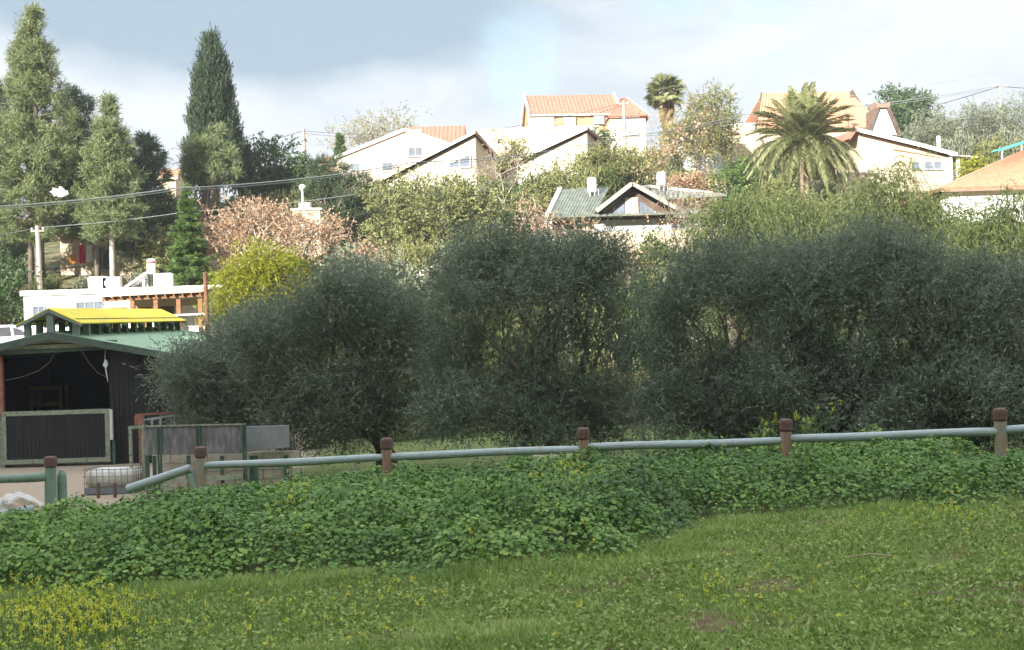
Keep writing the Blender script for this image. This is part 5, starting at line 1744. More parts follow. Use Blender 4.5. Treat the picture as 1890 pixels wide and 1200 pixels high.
for lab, Y, lobes, nc, bpx, mm in (
    ('yellow green acacia shrub below the red roofed villa', 90, [(1120, 300, 60, 32), (1080, 310, 45, 32), (1170, 295, 50, 30), (1130, 325, 75, 28)], 120, 1125, 'pale_leaf'),
    ('pale green shrub between the two pointed roof corners', 92, [(940, 280, 25, 20), (950, 300, 30, 20)], 30, 942, 'pale_leaf'),
    ('brown green bush under the second corner house', 84, [(1010, 345, 45, 35), (975, 370, 40, 35), (1045, 365, 35, 30)], 80, 1005, 'brown_green_leaf'),
    ('dull green bush left of the green corrugated roof', 76, [(950, 415, 35, 35), (985, 400, 25, 28)], 50, 962, 'brown_green_leaf'),
    ('fresh green shrub under the porch house', 86, [(1365, 325, 28, 30), (1350, 350, 35, 30)], 45, 1358, 'fresh_leaf'),
    ('rounded green bush below the porch pillars', 88, [(1270, 345, 30, 22), (1310, 340, 35, 22)], 45, 1290, 'brown_green_leaf'),
    ('yellow leaved bush beside the orange hipped roof', 86, [(1785, 312, 18, 12), (1800, 305, 15, 12)], 18, 1790, 'acacia_leaf'),
    ('green shrub left of the annex wall beside the villa pole', 104, [(1115, 262, 22, 18), (1098, 262, 16, 16)], 24, 1110, 'dark_leaf'),
    ('green bush at the foot of the pale end wall', 62, [(1215, 480, 32, 30), (1180, 500, 30, 25)], 50, 1200, 'pepper_leaf'),
    ('dense low scrub between the acacia and the tallest olive', 60, [(650, 500, 45, 40), (730, 520, 60, 40), (800, 540, 50, 35), (850, 500, 40, 40)], 110, 740, 'olive_sun_leaf'),
    ('tangled scrub under the old house with the green roof', 64, [(1120, 500, 45, 40), (1060, 480, 40, 35), (1240, 520, 40, 40)], 90, 1130, 'brown_green_leaf'),
    ('dark bush at the side of the flat white house', 66, [(15, 560, 40, 40), (-30, 540, 50, 60), (25, 520, 30, 30)], 70, 5, 'dark_leaf'),
    ('yellow green bush beside the small fir', 72, [(295, 465, 28, 40), (285, 500, 32, 35)], 60, 292, 'pale_leaf'),
    ('dark green undergrowth below the pine trunks', 74, [(40, 515, 55, 28), (0, 490, 60, 40)], 60, 30, 'dark_leaf'),
    ('dull green bank of bushes below the round dark tree', 84, [(450, 385, 70, 30), (540, 390, 60, 35), (380, 375, 50, 30)], 90, 460, 'brown_green_leaf'),
    ('dull bush between the terrace wall and the date palm', 82, [(1560, 390, 50, 30), (1420, 370, 50, 40), (1480, 390, 50, 30)], 80, 1480, 'brown_green_leaf'),
    ('bush with pinkish brown leaves behind the second water tank', 84, [(1275, 336, 16, 13), (1250, 344, 18, 12)], 20, 1262, 'autumn_leaf'),
):
    tree('shrub', lab, 'shrub', Y, lobes, mm, brd(K=10, L=0.5), nc, bpx, 0.07, 'bark', inner=0.25, limbs=10, fork=0.15, stems=2)
# acacia, bright yellow green
tree('acacia_tree', 'bright yellow green acacia beside the veranda', 'tree', 52, [(488, 492, 52, 32), (442, 530, 40, 42), (530, 505, 24, 34), (420, 580, 30, 34), (495, 545, 45, 50)], 'acacia_leaf', brd(K=16, M=10, L=0.6, leaf=(0.12, 0.032), droop=0.6, spread=0.5, sig=(0.25, 0.25, 0.2)), 260, 480, 0.14, inner=0.35)
# olives on the right hillside
for lab, Y, lobes, nc, bpx in (
    ('sunlit grey olive tree beside the white pipe on the hill', 106, [(1715, 245, 45, 35), (1690, 275, 35, 30), (1740, 270, 40, 30)], 90, 1715),
    ('sunlit grey olive tree on the hill in front of the lamp post', 108, [(1790, 225, 40, 35), (1770, 260, 40, 35), (1815, 255, 40, 40)], 100, 1790),
    ('sunlit grey olive tree on the hill below the pale utility pole', 110, [(1860, 215, 40, 38), (1845, 255, 40, 35), (1895, 250, 45, 50)], 110, 1865)):
    tree('hill_olive_tree', lab, 'tree', Y, lobes, 'olive_sun_leaf', dict(K=14, M=8, L=0.8, sig=(0.3, 0.3, 0.3), wo=0.5, wu=0.5, wr=0.6, droop=0.3, leaf=(0.2, 0.055), spread=0.7), nc, bpx, 0.2, 'bark', 'olive trees on the hillside', inner=0.35)

# ------------------------------------------------------------------ conifers
PN = dict(tri=True, K=34, M=6, L=0.36, sig=(0.13, 0.13, 0.08), wo=0.35, wu=0.45, wr=0.8, droop=0.0, leaf=(0.24, 0.036), spread=0.7, tip=0.3)
conifer('pine_tree', 'tallest light green pine with twin tops', 68, [(14, 3), (40, 14), (75, 30), (110, 40), (150, 46), (190, 52), (230, 80), (300, 96), (360, 100), (420, 90), (450, 70)], 71, 430, 'pine_needle', PN, 0.22, 'conifers on the slope', power=0.62)
conifer('pine_tree', 'second slimmer top of pine close beside the tallest pine', 50, [(34, 2), (60, 12), (110, 30), (170, 42), (240, 52), (300, 52)], 72.5, 70, 'pine_needle', PN, 0.14, 'conifers on the slope', power=0.6)
conifer('pine_tree', 'light green pine with slim pointed top and visible pale trunk', 203, [(184, 2), (215, 9), (250, 26), (300, 42), (360, 54), (410, 60), (440, 40)], 70, 260, 'pine_needle', PN, 0.13, 'conifers on the slope', power=0.62, barkm='pale_bark')
conifer('pine_tree', 'dark pine with spreading arms behind the slim pointed pine', 268, [(255, 10), (280, 32), (330, 46), (380, 54), (430, 44), (450, 26)], 78, 150, 'dark_pine_needle', PN, 0.2, 'conifers on the slope')
conifer('pine_tree', 'dark pine with open branches right of the tallest pine', 140, [(160, 8), (190, 32), (235, 44), (300, 50), (380, 60), (430, 54)], 76, 200, 'dark_pine_needle', PN, 0.2, 'conifers on the slope', power=0.6)
conifer('pine_tree', 'dark pine with thin dark trunk standing before the cream house', 176, [(300, 8), (340, 36), (400, 46), (440, 34)], 72.5, 80, 'dark_pine_needle', PN, 0.14, 'conifers on the slope')
conifer('pine_tree', 'low dark pine between the washing and the small bright fir', 246, [(340, 8), (380, 34), (440, 42), (480, 30)], 72, 80, 'dark_pine_needle', PN, 0.12, 'conifers on the slope')
conifer('pine_tree', 'shaggy dark pine left of the tallest pine at the slope edge', -12, [(140, 8), (200, 40), (280, 52), (380, 60), (460, 60), (520, 45)], 74, 220, 'dark_pine_needle', PN, 0.2, 'conifers on the slope')
CY = dict(tri=True, K=26, M=9, L=0.6, sig=(0.11, 0.11, 0.32), wo=0.22, wu=1.0, wr=0.18, droop=0.0, leaf=(0.17, 0.055), spread=0.32, tip=0.3)
conifer('cypress_tree', 'tall dark pointed cypress', 394, [(82, 6), (100, 15), (130, 24), (180, 33), (230, 44), (280, 52), (320, 56), (345, 50)], 86, 380, 'cypress_leaf', CY, 0.25, power=0.32, branches=False)
conifer('cypress_tree', 'small dark slender cypress at the foot of the tall one', 452, [(277, 4), (300, 10), (340, 14), (370, 12)], 87, 40, 'cypress_leaf', CY, 0.1, power=0.4, branches=False)
tree('pine_tree', 'rounded light green pine growing against the front of the tall cypress', 'tree', 80, [(395, 262, 26, 36), (365, 285, 34, 36), (415, 300, 32, 32), (380, 320, 50, 25)], 'pine_needle', dict(PN), 90, 385, 0.15, group='conifers on the slope', inner=0.4)
tree('pine_tree', 'dark bushy conifer in front of the white gable house', 'tree', 80, [(610, 320, 42, 32), (590, 360, 45, 38), (640, 360, 40, 40), (615, 395, 45, 25), (665, 335, 20, 20)], 'dark_pine_needle', dict(PN), 130, 615, 0.16, group='conifers on the slope', inner=0.35)


def tiered_fir(label, px_, top, bot, hw, Y, tiers, m, leaf=(0.16, 0.02)):
    a = at(px_, top, Y)
    k = Y / F
    zb = tz(a[0], Y)
    root = thing('fir_tree', label, 'tree', (a[0], Y, zb))
    H = a[2] - zb
    hcr = (bot - top) * k
    MB().tube([(0, 0, -0.3), (0, 0, H * 0.6), (0, 0, H)], [0.1, 0.06, 0.015], 8).build('trunk', 'bark', root)
    pts, dirs = [], []
    for i in range(tiers):
        t = (i + 0.4) / tiers
        z = H - t * hcr
        nb = 7 + i // 2
        for j in range(nb):
            an = 2 * math.pi * (j + rng.random() * 0.9) / nb
            R_ = hw * k * (t ** 0.95) * rng.uniform(0.55, 1.12)
            z = H - t * hcr + rng.normal() * 0.35 * hcr / tiers
            n_ = int(14 + 40 * R_)
            s = rng.random(n_) ** 0.8
            d_ = np.array([math.cos(an), math.sin(an), 0])
            side = np.array([-d_[1], d_[0], 0])
            q = d_ * (s * R_)[:, None] + np.array([0, 0, 1]) * (z - 0.12 * R_ * s + 0.18 * R_ * s ** 2)[:, None]
            pts.append(q)
            dirs.append(d_ * 0.7 + side * (rng.choice([-1, 1], n_) * 0.8)[:, None] + rng.normal(size=(n_, 3)) * 0.15)
    pts, dirs = np.concatenate(pts), np.concatenate(dirs)
    pts, dirs = np.repeat(pts, 3, 0) + rng.normal(size=(len(pts) * 3, 3)) * 0.03, np.repeat(dirs, 3, 0) + rng.normal(size=(len(pts) * 3, 3)) * 0.3
    v, f = leaf_quads(pts, dirs, leaf[0] * 1.6, leaf[1] * 1.6)
    mesh_np('crown', v, f, m, root, 0.2 + 0.7 * rng.random(len(pts)))
    return root


tiered_fir('small bright green fir tree between the pines and the orange leafed tree', 345, 345, 525, 58, 66, 15, 'fresh_leaf', (0.17, 0.025))
tiered_fir('small tiered fir standing left of the white gable house', 627, 247, 300, 17, 108, 7, 'fresh_leaf', (0.2, 0.04))
tiered_fir('small dark tiered fir at the foot of the fan palm', 1247, 284, 330, 20, 96, 7, 'dark_leaf', (0.2, 0.04))

# ------------------------------------------------------------------ bare and autumn trees


def bare_tree(name, label, px_, Y, top, r0, levels, leaf=None, leafn=0, spread=0.6, barkm='bark', lean=(0, 0), up=0.2, width=1.3, first=0.3, kids=(2, 4), lsize=(0.13, 0.08)):
    q = at(px_, top, Y)
    zb = tz(q[0], Y)
    root = thing(name, label, 'tree', (q[0], Y, zb))
    tips, dirs = branching(root, barkm, (0, 0, -0.1), (q[2] - zb) * first, r0, levels, spread, kids, lean=lean, up=up, width=width)
    if leaf:
        n = len(tips)
        idx = rng.integers(0, n, leafn)
        p_ = tips[idx] + rng.normal(size=(leafn, 3)) * 0.28
        v, f = leaf_quads(p_, rng.normal(size=(leafn, 3)) + np.array([0, 0, -0.4]), lsize[0], lsize[1])
        mesh_np('crown', v, f, leaf, root, rng.random(leafn))
    return root


bare_tree('bare_tree', 'bare twisted tree with thin branches in front of the green roofed house', 1240, 60, 330, 0.07, 6, 'autumn_leaf', 500, 0.5, 'bark', (0.05, 0), 0.3, 1.15, 0.42, (2, 3))
bare_tree('bare_tree', 'grey bare tree at the end wall of the green roofed house', 1310, 62, 330, 0.1, 5, None, 0, 0.6, 'pale_bark', (-0.1, 0), 0.2, 1.2, 0.30)
bare_tree('bare_tree', 'pale bare sapling between the two corner houses', 932, 86, 285, 0.08, 4, 'autumn_leaf', 300, 0.5, 'pale_bark', (0, 0), 0.3, 1.0, 0.42)
bare_tree('bare_tree', 'bare brown twiggy tree beside the orange leafed tree', 660, 66, 395, 0.12, 6, 'autumn_leaf', 1400, 0.6, 'pale_bark', (0, 0), 0.2, 1.5, 0.24, (2, 3))
bare_tree('bare_tree', 'leafless thin tree rising from the scrub before the white end wall', 1130, 60, 440, 0.07, 5, 'autumn_leaf', 400, 0.55, 'pale_bark', (0.1, 0), 0.25, 1.1, 0.28)
bare_tree('bare_tree', 'pale bare shrubby tree before the white wall under the hipped roof', 1840, 60, 330, 0.08, 5, None, 0, 0.55, 'pale_bark', (0, 0), 0.25, 1.2, 0.25)
bare_tree('bare_tree', 'bare tangled tree under the pines before the cream house', 165, 76, 470, 0.09, 5, None, 0, 0.6, 'pale_bark', (0, 0), 0.2, 1.3, 0.3)
bare_tree('bare_tree', 'bare grey tree beside the washing line under the pines', 235, 73, 462, 0.08, 5, None, 0, 0.6, 'bark', (0, 0), 0.2, 1.3, 0.32)
bare_tree('bare_tree', 'bare tree with a few dry leaves before the dark gable', 1185, 63, 350, 0.06, 6, 'autumn_leaf', 500, 0.55, 'bark', (0.05, 0), 0.25, 1.2, 0.36, (2, 3))
bare_tree('bare_tree', 'bare many branched tree before the veranda of the green roofed house', 1285, 64, 345, 0.06, 6, 'autumn_leaf', 300, 0.55, 'pale_bark', (-0.05, 0), 0.25, 1.2, 0.36, (2, 3))
lw_a = [(460, 415, 70, 42), (410, 440, 55, 38), (530, 425, 70, 40), (400, 480, 45, 35), (590, 440, 45, 38)]
tree('autumn_tree', 'wide tree with dry orange brown leaves behind the yellow acacia', 'tree', 67, lw_a, 'autumn_leaf', brd(K=9, M=6, L=0.55, leaf=(0.13, 0.085), sig=(0.32, 0.32, 0.22)), 190, 470, 0.18, 'pale_bark', inner=0.25, limbs=60, fork=0.3, twigs=500)
tree('autumn_tree', 'small tree with dry orange leaves left of the green corrugated roof', 'tree', 70, [(980, 400, 30, 25), (1000, 425, 30, 22), (1060, 430, 40, 18)], 'autumn_leaf', brd(K=5, M=5, L=0.5, leaf=(0.13, 0.08)), 60, 1000, 0.09, 'pale_bark', inner=0.2, limbs=30, twigs=120)

# ------------------------------------------------------------------ palms


def frond_mesh(name, m, L, droop, leaflet, n, arch=0.25):
    """Feather frond along +x with leaflets on both sides, built once and shared."""
    t = np.linspace(0, 1, 14)
    P_ = np.stack([L * t * (1 - 0.12 * t), 0 * t, L * (arch * t - droop * t ** 2.2)], -1)
    mb = MB()
    mb.tube(P_, 0.035 * (1 - 0.85 * t), 4, cap=False)
    v0, f0 = np.array(mb.v), np.array([f for f in mb.f])
    tt = np.repeat(np.linspace(0.1, 0.99, n), 2)
    s = np.tile([1, -1], n)
    base = np.stack([np.interp(tt, t, P_[:, i]) for i in range(3)], -1)
    tan = np.stack([np.interp(tt, t, np.gradient(P_[:, i], t)) for i in range(3)], -1)
    tan = unit(tan)
    ln = leaflet * (0.35 + 1.0 * np.sin(np.pi * np.clip(tt * 0.9 + 0.1, 0, 1))) * rng.uniform(0.8, 1.1, len(tt))
    d = unit(tan * 0.75 + np.array([0, 1.0, 0]) * s[:, None] * 0.75 + np.array([0, 0, 0.12]) + rng.normal(size=base.shape) * 0.10)
    side = unit(np.cross(d, np.array([0, 0, 1.0])))
    w = 0.042
    mid = base + d * (ln * 0.5)[:, None]
    tip = base + d * ln[:, None] - np.array([0, 0, 1.0]) * (ln * 0.18)[:, None]
    q = np.stack([base, mid + side * w, tip, mid - side * w], 1).reshape(-1, 3)
    v = np.concatenate([v0, q])
    f = np.concatenate([f0, np.arange(len(q)).reshape(-1, 4) + len(v0)])
    me_o = mesh_np(name, v, f, m, None, rng.random(len(f)))
    return me_o


c = at(1482, 272, 84)
zb = tz(c[0], 84)
dp = thing('date_palm', 'date palm with wide crown of arching feather fronds', 'palm', (c[0], 84, zb))
Hc = c[2] - zb
MB().tube([(0, 0, -0.3), (0, 0, Hc * 0.5), (0, 0, Hc - 0.3), (0, 0, Hc + 0.3)], [0.36, 0.3, 0.34, 0.12], 12).build('trunk', 'palm_bark', dp)
src = [frond_mesh('frond', 'palm_leaf', 4.2, 0.5, 0.55, 60, 0.35), frond_mesh('frond', 'palm_leaf', 4.0, 0.9, 0.55, 60, 0.45), frond_mesh('frond', 'palm_leaf', 4.2, 0.2, 0.5, 60, 0.15)]
first = [True] * 3
nfr = 100
for i in range(nfr):
    t = i / nfr
    el = R(84 - 108 * t)
    k_ = 2 if t < 0.3 else (0 if t < 0.62 else 1)
    o = src[k_] if first[k_] else src[k_].copy()
    if not first[k_]:
        col.objects.link(o)
    first[k_] = False
    o.parent = dp
    o.location = (0, 0, Hc)
    o.rotation_euler = (rng.normal() * 0.25, -el, i * 2.39996 + rng.normal() * 0.1)
    s_ = rng.uniform(0.85, 1.05)
    o.scale = (s_, s_, s_)
st_ = MB()
for i in range(26):
    an = i * 2.4
    el = R(rng.uniform(40, 85))
    d_ = np.array([math.cos(an) * math.cos(el), math.sin(an) * math.cos(el), math.sin(el)])
    st_.tube([np.array([0, 0, Hc]), np.array([0, 0, Hc]) + d_ * 0.8, np.array([0, 0, Hc]) + d_ * 1.4 + np.array([0, 0, -0.15])], [0.03, 0.02, 0.012], 4)
st_.build('flower_stalks', 'cloth_orange', dp)


def fan_mesh(name, m, Lp, Rf, n=26):
    """Fan leaf: petiole along +x, then a pleated fan of segments."""
    mb = MB()
    mb.tube([(0, 0, 0), (Lp * 0.6, 0, 0.06), (Lp, 0, 0)], [0.03, 0.022, 0.016], 4, cap=False)
    v0, f0 = np.array(mb.v), np.array(mb.f)
    an = np.linspace(-1.9, 1.9, n)
    q = []
    for i, a in enumerate(an):
        ln = Rf * (0.72 + 0.28 * math.cos(a * 0.6)) * rng.uniform(0.9, 1.08)
        d = np.array([math.cos(a), math.sin(a), -0.12 * abs(math.sin(a))])
        s = np.array([-math.sin(a), math.cos(a), 0.0])
        b = np.array([Lp, 0, 0.0])
        w = Rf * 0.07
        q += [b, b + d * ln * 0.62 + s * w + np.array([0, 0, 0.04]), b + d * ln + np.array([0, 0, -0.22 * Rf]), b + d * ln * 0.62 - s * w - np.array([0, 0, 0.02])]
    q = np.array(q)
    v = np.concatenate([v0, q])
    f = np.concatenate([f0, np.arange(len(q)).reshape(-1, 4) + len(v0)])
    return mesh_np(name, v, f, m, None, rng.random(len(f)))


c = at(1229, 172, 110)
zb = tz(c[0], 110)
fp = thing('fan_palm', 'tall fan palm with round green crown and brown skirt of dead leaves', 'palm', (c[0], 110, zb))
Hc = c[2] - zb
MB().tube([(0, 0, -0.3), (0.05, 0, Hc * 0.5), (0, 0, Hc)], [0.42, 0.3, 0.24], 12).build('trunk', 'palm_bark', fp)
src = [fan_mesh('frond', 'palm_leaf', 0.9, 0.95), fan_mesh('dead_frond', 'dead_palm_leaf', 0.5, 0.9)]
first = [True, True]
for i in range(96):
    dead = i >= 44
    k_ = 1 if dead else 0
    o = src[k_] if first[k_] else src[k_].copy()
    if not first[k_]:
        col.objects.link(o)
    first[k_] = False
    o.parent = fp
    t = i / 44 if not dead else (i - 44) / 52
    if dead:
        el = R(-62 - 24 * rng.random())
        o.location = (0, 0, Hc - 0.3 - 3.6 * t)
        s_ = rng.uniform(0.7, 1.0) * (1 - 0.35 * t)
    else:
        el = R(80 - 125 * t)
        o.location = (0, 0, Hc)
        s_ = rng.uniform(0.85, 1.05)
    o.rotation_euler = (rng.normal() * 0.3, -el, i * 2.39996 + rng.normal() * 0.15)
    o.scale = (s_, s_, s_)

# ------------------------------------------------------------------ mallow belt
bpx = [(-300, 1135), (0, 1105), (250, 1100), (500, 1092), (600, 1075), (900, 1058), (1130, 1035), (1230, 1010), (1320, 980), (1420, 962), (1600, 948), (1890, 938), (2200, 925)]


def to_ground(px, py):
    d = RM @ np.array([(px - 945) / F, (600 - py) / F, -1.0])
    lo, hi = 3.0, 40.0
    for _ in range(40):
        m_ = (lo + hi) / 2
        q = np.array([0, 0, CAMZ]) + d * (m_ / d[1])
        if q[2] > tz(q[0], q[1]):
            lo = m_
        else:
            hi = m_
    return q


edge = np.array([to_ground(*q)[:2] for q in bpx])
ey = lambda x: np.interp(x, edge[:, 0], edge[:, 1])
fy = lambda x: np.interp(x, [-8, -6.3, 5.7, 8], [19.6, 19.2, 16.4, 15.9])


def canopy(x, y):
    """Height of the mallow canopy over the ground."""
    e = y - ey(x) + 1.0 * (vnoise(x * 0.9 + 14, y * 0.9 + 3) - 0.5) + 0.6 * (vnoise(x * 2.3 + 4, y * 2.3) - 0.5)
    back = fy(x) + 1.9 + 2.4 * vnoise(x * 0.6 + 20, 3.0 + 0 * x)
    hgt = 0.50 * sstep(0.0, 1.5, e) ** 0.8 * sstep(back + 0.3, back - 0.6, y)
    hgt = hgt * (0.38 + 0.5 * vnoise(x * 0.9 + 11, y * 0.9 + 2) + 0.75 * vnoise(x * 2.1, y * 2.6 + 7) ** 1.4)
    # low tangle on the right of the step, and trampled earth left of the broken fence
    hgt = hgt * (1 - 0.45 * sstep(1.5, 2.6, x) * sstep(15.6, 14.6, y))
    hgt = hgt * (1 - 0.3 * sstep(-2.2, -4.2, x) * sstep(14.5, 17, y))
    hgt = hgt * (1 - 0.9 * sstep(-4.8, -5.5, x) * sstep(15.9, 17.6, y))
    hgt = hgt * (1 - 0.5 * sstep(-3.9, -4.6, x) * sstep(17.2, 18.4, y))
    hgt = hgt * (1 - 0.97 * sstep(-3.2, -4.2, x) * sstep(19.2, 19.9, y))
    return hgt


n = 620000
xs, ys = rng.uniform(-9, 9, n), rng.uniform(10.5, 23, n)
inview = np.abs(xs) < ys * 0.40 + 0.6
hc = canopy(xs, ys)
dens = np.clip(hc / 0.3, 0, 1) * (0.35 + 0.65 * vnoise(xs * 4 + 3, ys * 4)) * np.clip(14.0 / ys, 0, 1.2)
keep = inview & (rng.random(n) < dens * 1.15)
xs, ys, hc = xs[keep], ys[keep], hc[keep]
dep = rng.random(len(xs)) ** 2.2
zs = terrain(xs, ys) + hc * (1 - 0.75 * dep) + rng.normal(size=len(xs)) * 0.018
P_ = np.stack([xs, ys, zs], -1)
nl = len(P_)
g = 0.02
gxn = (canopy(xs + g, ys) - canopy(xs - g, ys)) / (2 * g)
gyn = (canopy(xs, ys + g) - canopy(xs, ys - g)) / (2 * g)
nrm = unit(np.stack([-gxn * 0.6, -gyn * 0.6 - 0.12, np.ones(nl)], -1) + rng.normal(size=(nl, 3)) * 0.38)
tg = unit(np.cross(nrm, rng.normal(size=(nl, 3))))
bt = np.cross(nrm, tg)
rad = (0.010 + 0.022 * rng.random(nl) ** 1.6 + 0.006 * vnoise(xs * 1.3 + 8, ys * 1.3)) * (1.0 - 0.25 * dep)
ang = np.linspace(0, 2 * math.pi, 5, endpoint=False)
lob = np.array([0.62, 1.05, 1.05, 1.05, 1.05])
cup = np.array([-0.15, 0.14, 0.0, 0.05, 0.12])
vv = P_[:, None] + rad[:, None, None] * (lob[None, :, None] * (np.cos(ang)[None, :, None] * tg[:, None] + np.sin(ang)[None, :, None] * bt[:, None]) + cup[None, :, None] * nrm[:, None])
fo = np.arange(nl)[:, None] * 5 + np.arange(5)[None]
tint = -0.08 + 0.5 * vnoise(xs * 0.8 + 50, ys * 0.8) + 0.35 * vnoise(xs * 3.1 + 5, ys * 3.1 + 9) + 0.5 * rng.random(nl) ** 1.3
mal = mesh_np('mallow_cover', vv.reshape(-1, 3), fo, 'mallow_leaf', None, tint)
tag(mal, 'dense belt of dark green round mallow leaves along the fence', 'ground cover', kind='stuff')
# stalks under the leaves
k = rng.random(nl) < 0.03
a_ = P_[k]
b_ = a_ * 1.0
b_[:, 2] = terrain(a_[:, 0], a_[:, 1])
b_[:, :2] += rng.normal(size=(len(a_), 2)) * 0.04
st_ = twig_mesh(None, 'mustard_green', b_, a_, 0.003)
st_.name = 'mallow_stalks'
tag(st_, 'thin pale stalks under the mallow leaves', 'stalks', kind='stuff')

# ------------------------------------------------------------------ short grass
n = 260000
ys = 6.2 + (16.5 - 6.2) * rng.random(n) ** 1.25
xs = (rng.random(n) * 2 - 1) * (ys * 0.385 + 0.35)
front = ys < ey(xs) + 0.6
cov = 0.2 + 1.0 * vnoise(xs * 1.1 + 7, ys * 1.1 + 1) * (0.55 + 0.45 * vnoise(xs * 5, ys * 5 + 9)) * 1.5
bare = bare_soil(xs, ys)
keep = front & (rng.random(n) < np.clip(cov, 0, 1) * (1 - 0.92 * bare))
xs, ys = xs[keep], ys[keep]
n = len(xs)
h_ = (0.014 + 0.04 * vnoise(xs * 2.2 + 3, ys * 2.2 + 8) ** 1.5 + 0.018 * rng.random(n)) * (1 + 1.4 * sstep(0.8, 0.0, ey(xs) - ys))
w_ = rng.uniform(0.004, 0.010, n)
an = rng.uniform(0, 2 * math.pi, n)
base = np.stack([xs, ys, terrain(xs, ys) - 0.004], -1)
lean = np.stack([rng.normal(size=n), rng.normal(size=n), np.zeros(n)], -1) * (h_ * 0.55)[:, None]
sd = np.stack([np.cos(an), np.sin(an), np.zeros(n)], -1) * w_[:, None]
v = np.stack([base - sd, base + sd, base + lean + np.array([0, 0, 1.0]) * h_[:, None]], 1).reshape(-1, 3)
tint = -0.12 + 0.4 * vnoise(xs * 0.9 + 13, ys * 1.4 + 5) + 0.5 * vnoise(xs * 4.5 + 1, ys * 7 + 2) + 0.45 * rng.random(n)
gr = mesh_np('grass_cover', v, np.arange(n * 3).reshape(n, 3), 'grass_blade', None, tint)
tag(gr, 'short patchy green grass in front of the mallow', 'grass', kind='stuff')
# small broad leaved weeds in the turf
n = 150000
ys = 6.2 + (16.0 - 6.2) * rng.random(n) ** 1.2
xs = (rng.random(n) * 2 - 1) * (ys * 0.385 + 0.35)
keep = (ys < ey(xs) + 0.3) & (rng.random(n) < 1.3 * vnoise(xs * 1.6 + 41, ys * 1.6 + 23) - 0.1)
xs, ys = xs[keep], ys[keep]
p_ = np.stack([xs, ys, terrain(xs, ys) + rng.uniform(0.004, 0.03, len(xs))], -1)
d_ = np.stack([rng.normal(size=len(xs)), rng.normal(size=len(xs)), rng.uniform(0.0, 0.9, len(xs))], -1)
v, f = leaf_quads(p_, d_, 0.042, 0.026)
wd = mesh_np('turf_weeds', v, f, 'mustard_green', None, 0.2 + 0.8 * rng.random(len(xs)))
tag(wd, 'small broad leaved weeds scattered through the short grass', 'weeds', kind='stuff')

# ------------------------------------------------------------------ yellow mustard


def mustard(xs, ys, hs, name, label, heads=1.0, pet=0.009):
    g_ = terrain(xs, ys)
    b = np.stack([xs, ys, g_], -1)
    top = b + np.stack([rng.normal(size=len(xs)) * 0.1 * hs, rng.normal(size=len(xs)) * 0.1 * hs, hs], -1)
    m_ = 10
    c_ = np.repeat(top, m_, 0) + rng.normal(size=(len(top) * m_, 3)) * np.array([0.008, 0.008, 0.010])
    v, f = leaf_quads(c_, rng.normal(size=c_.shape) + np.array([0, -0.3, 0.6]), pet * 1.7, pet * 1.7)
    o = mesh_np(name, v, f, 'mustard_petal', None, np.repeat(rng.random(len(top)) ** 2, m_))
    tag(o, label, 'flowers', kind='stuff')
    return b, top


def scatter_px(n, x0, x1, y0, y1, sx=None):
    X, Yv = [], []
    for _ in range(n):
        q = to_ground(rng.uniform(x0, x1), rng.uniform(y0, y1))
        X.append(q[0])
        Yv.append(q[1])
    return np.array(X), np.array(Yv)


def blob_px(n, cx_, cy_, sx_, sy_):
    X, Yv = [], []
    for _ in range(n):
        q = to_ground(cx_ + rng.normal() * sx_, min(1330, cy_ + rng.normal() * sy_))
        X.append(q[0])
        Yv.append(q[1])
    return np.array(X), np.array(Yv)


A = [blob_px(230, 110, 1180, 75, 26), blob_px(120, 170, 1150, 50, 18), blob_px(80, 40, 1165, 70, 36), blob_px(36, 310, 1165, 110, 28), blob_px(16, 480, 1150, 120, 25)]
xs, ys = np.concatenate([a[0] for a in A]), np.concatenate([a[1] for a in A])
b1, t1 = mustard(xs, ys, rng.uniform(0.05, 0.25, len(xs)), 'mustard_flowers', 'dense patch of yellow mustard flowers at the foot of the mallow')
B = [blob_px(46, 545, 1015, 22, 24), blob_px(40, 1020, 980, 35, 20), blob_px(26, 1100, 990, 50, 35), blob_px(44, 1760, 945, 45, 16), blob_px(14, 1660, 960, 40, 10), blob_px(22, 1330, 1112, 45, 14), blob_px(14, 1300, 930, 60, 14), blob_px(16, 700, 1150, 50, 20), blob_px(10, 1450, 890, 40, 8), scatter_px(60, 250, 1890, 1030, 1200), scatter_px(24, 900, 1890, 900, 980), blob_px(18, 190, 1105, 60, 12), blob_px(14, 640, 1100, 90, 12)]
xs, ys = np.concatenate([a[0] for a in B]), np.concatenate([a[1] for a in B])
hs = np.where(ys < ey(xs), rng.uniform(0.02, 0.14, len(xs)), canopy(xs, ys) + rng.uniform(0.03, 0.16, len(xs)))
b2, t2 = mustard(xs, ys, hs, 'scattered_mustard', 'scattered yellow mustard flowers in the grass and mallow', pet=0.009)
bs, ts = np.concatenate([b1, b2]), np.concatenate([t1, t2])
stm = twig_mesh(None, 'mustard_green', bs, ts, 0.0028)
stm.name = 'mustard_stems'
tag(stm, 'thin green stems of the yellow mustard flowers', 'stems', kind='stuff')
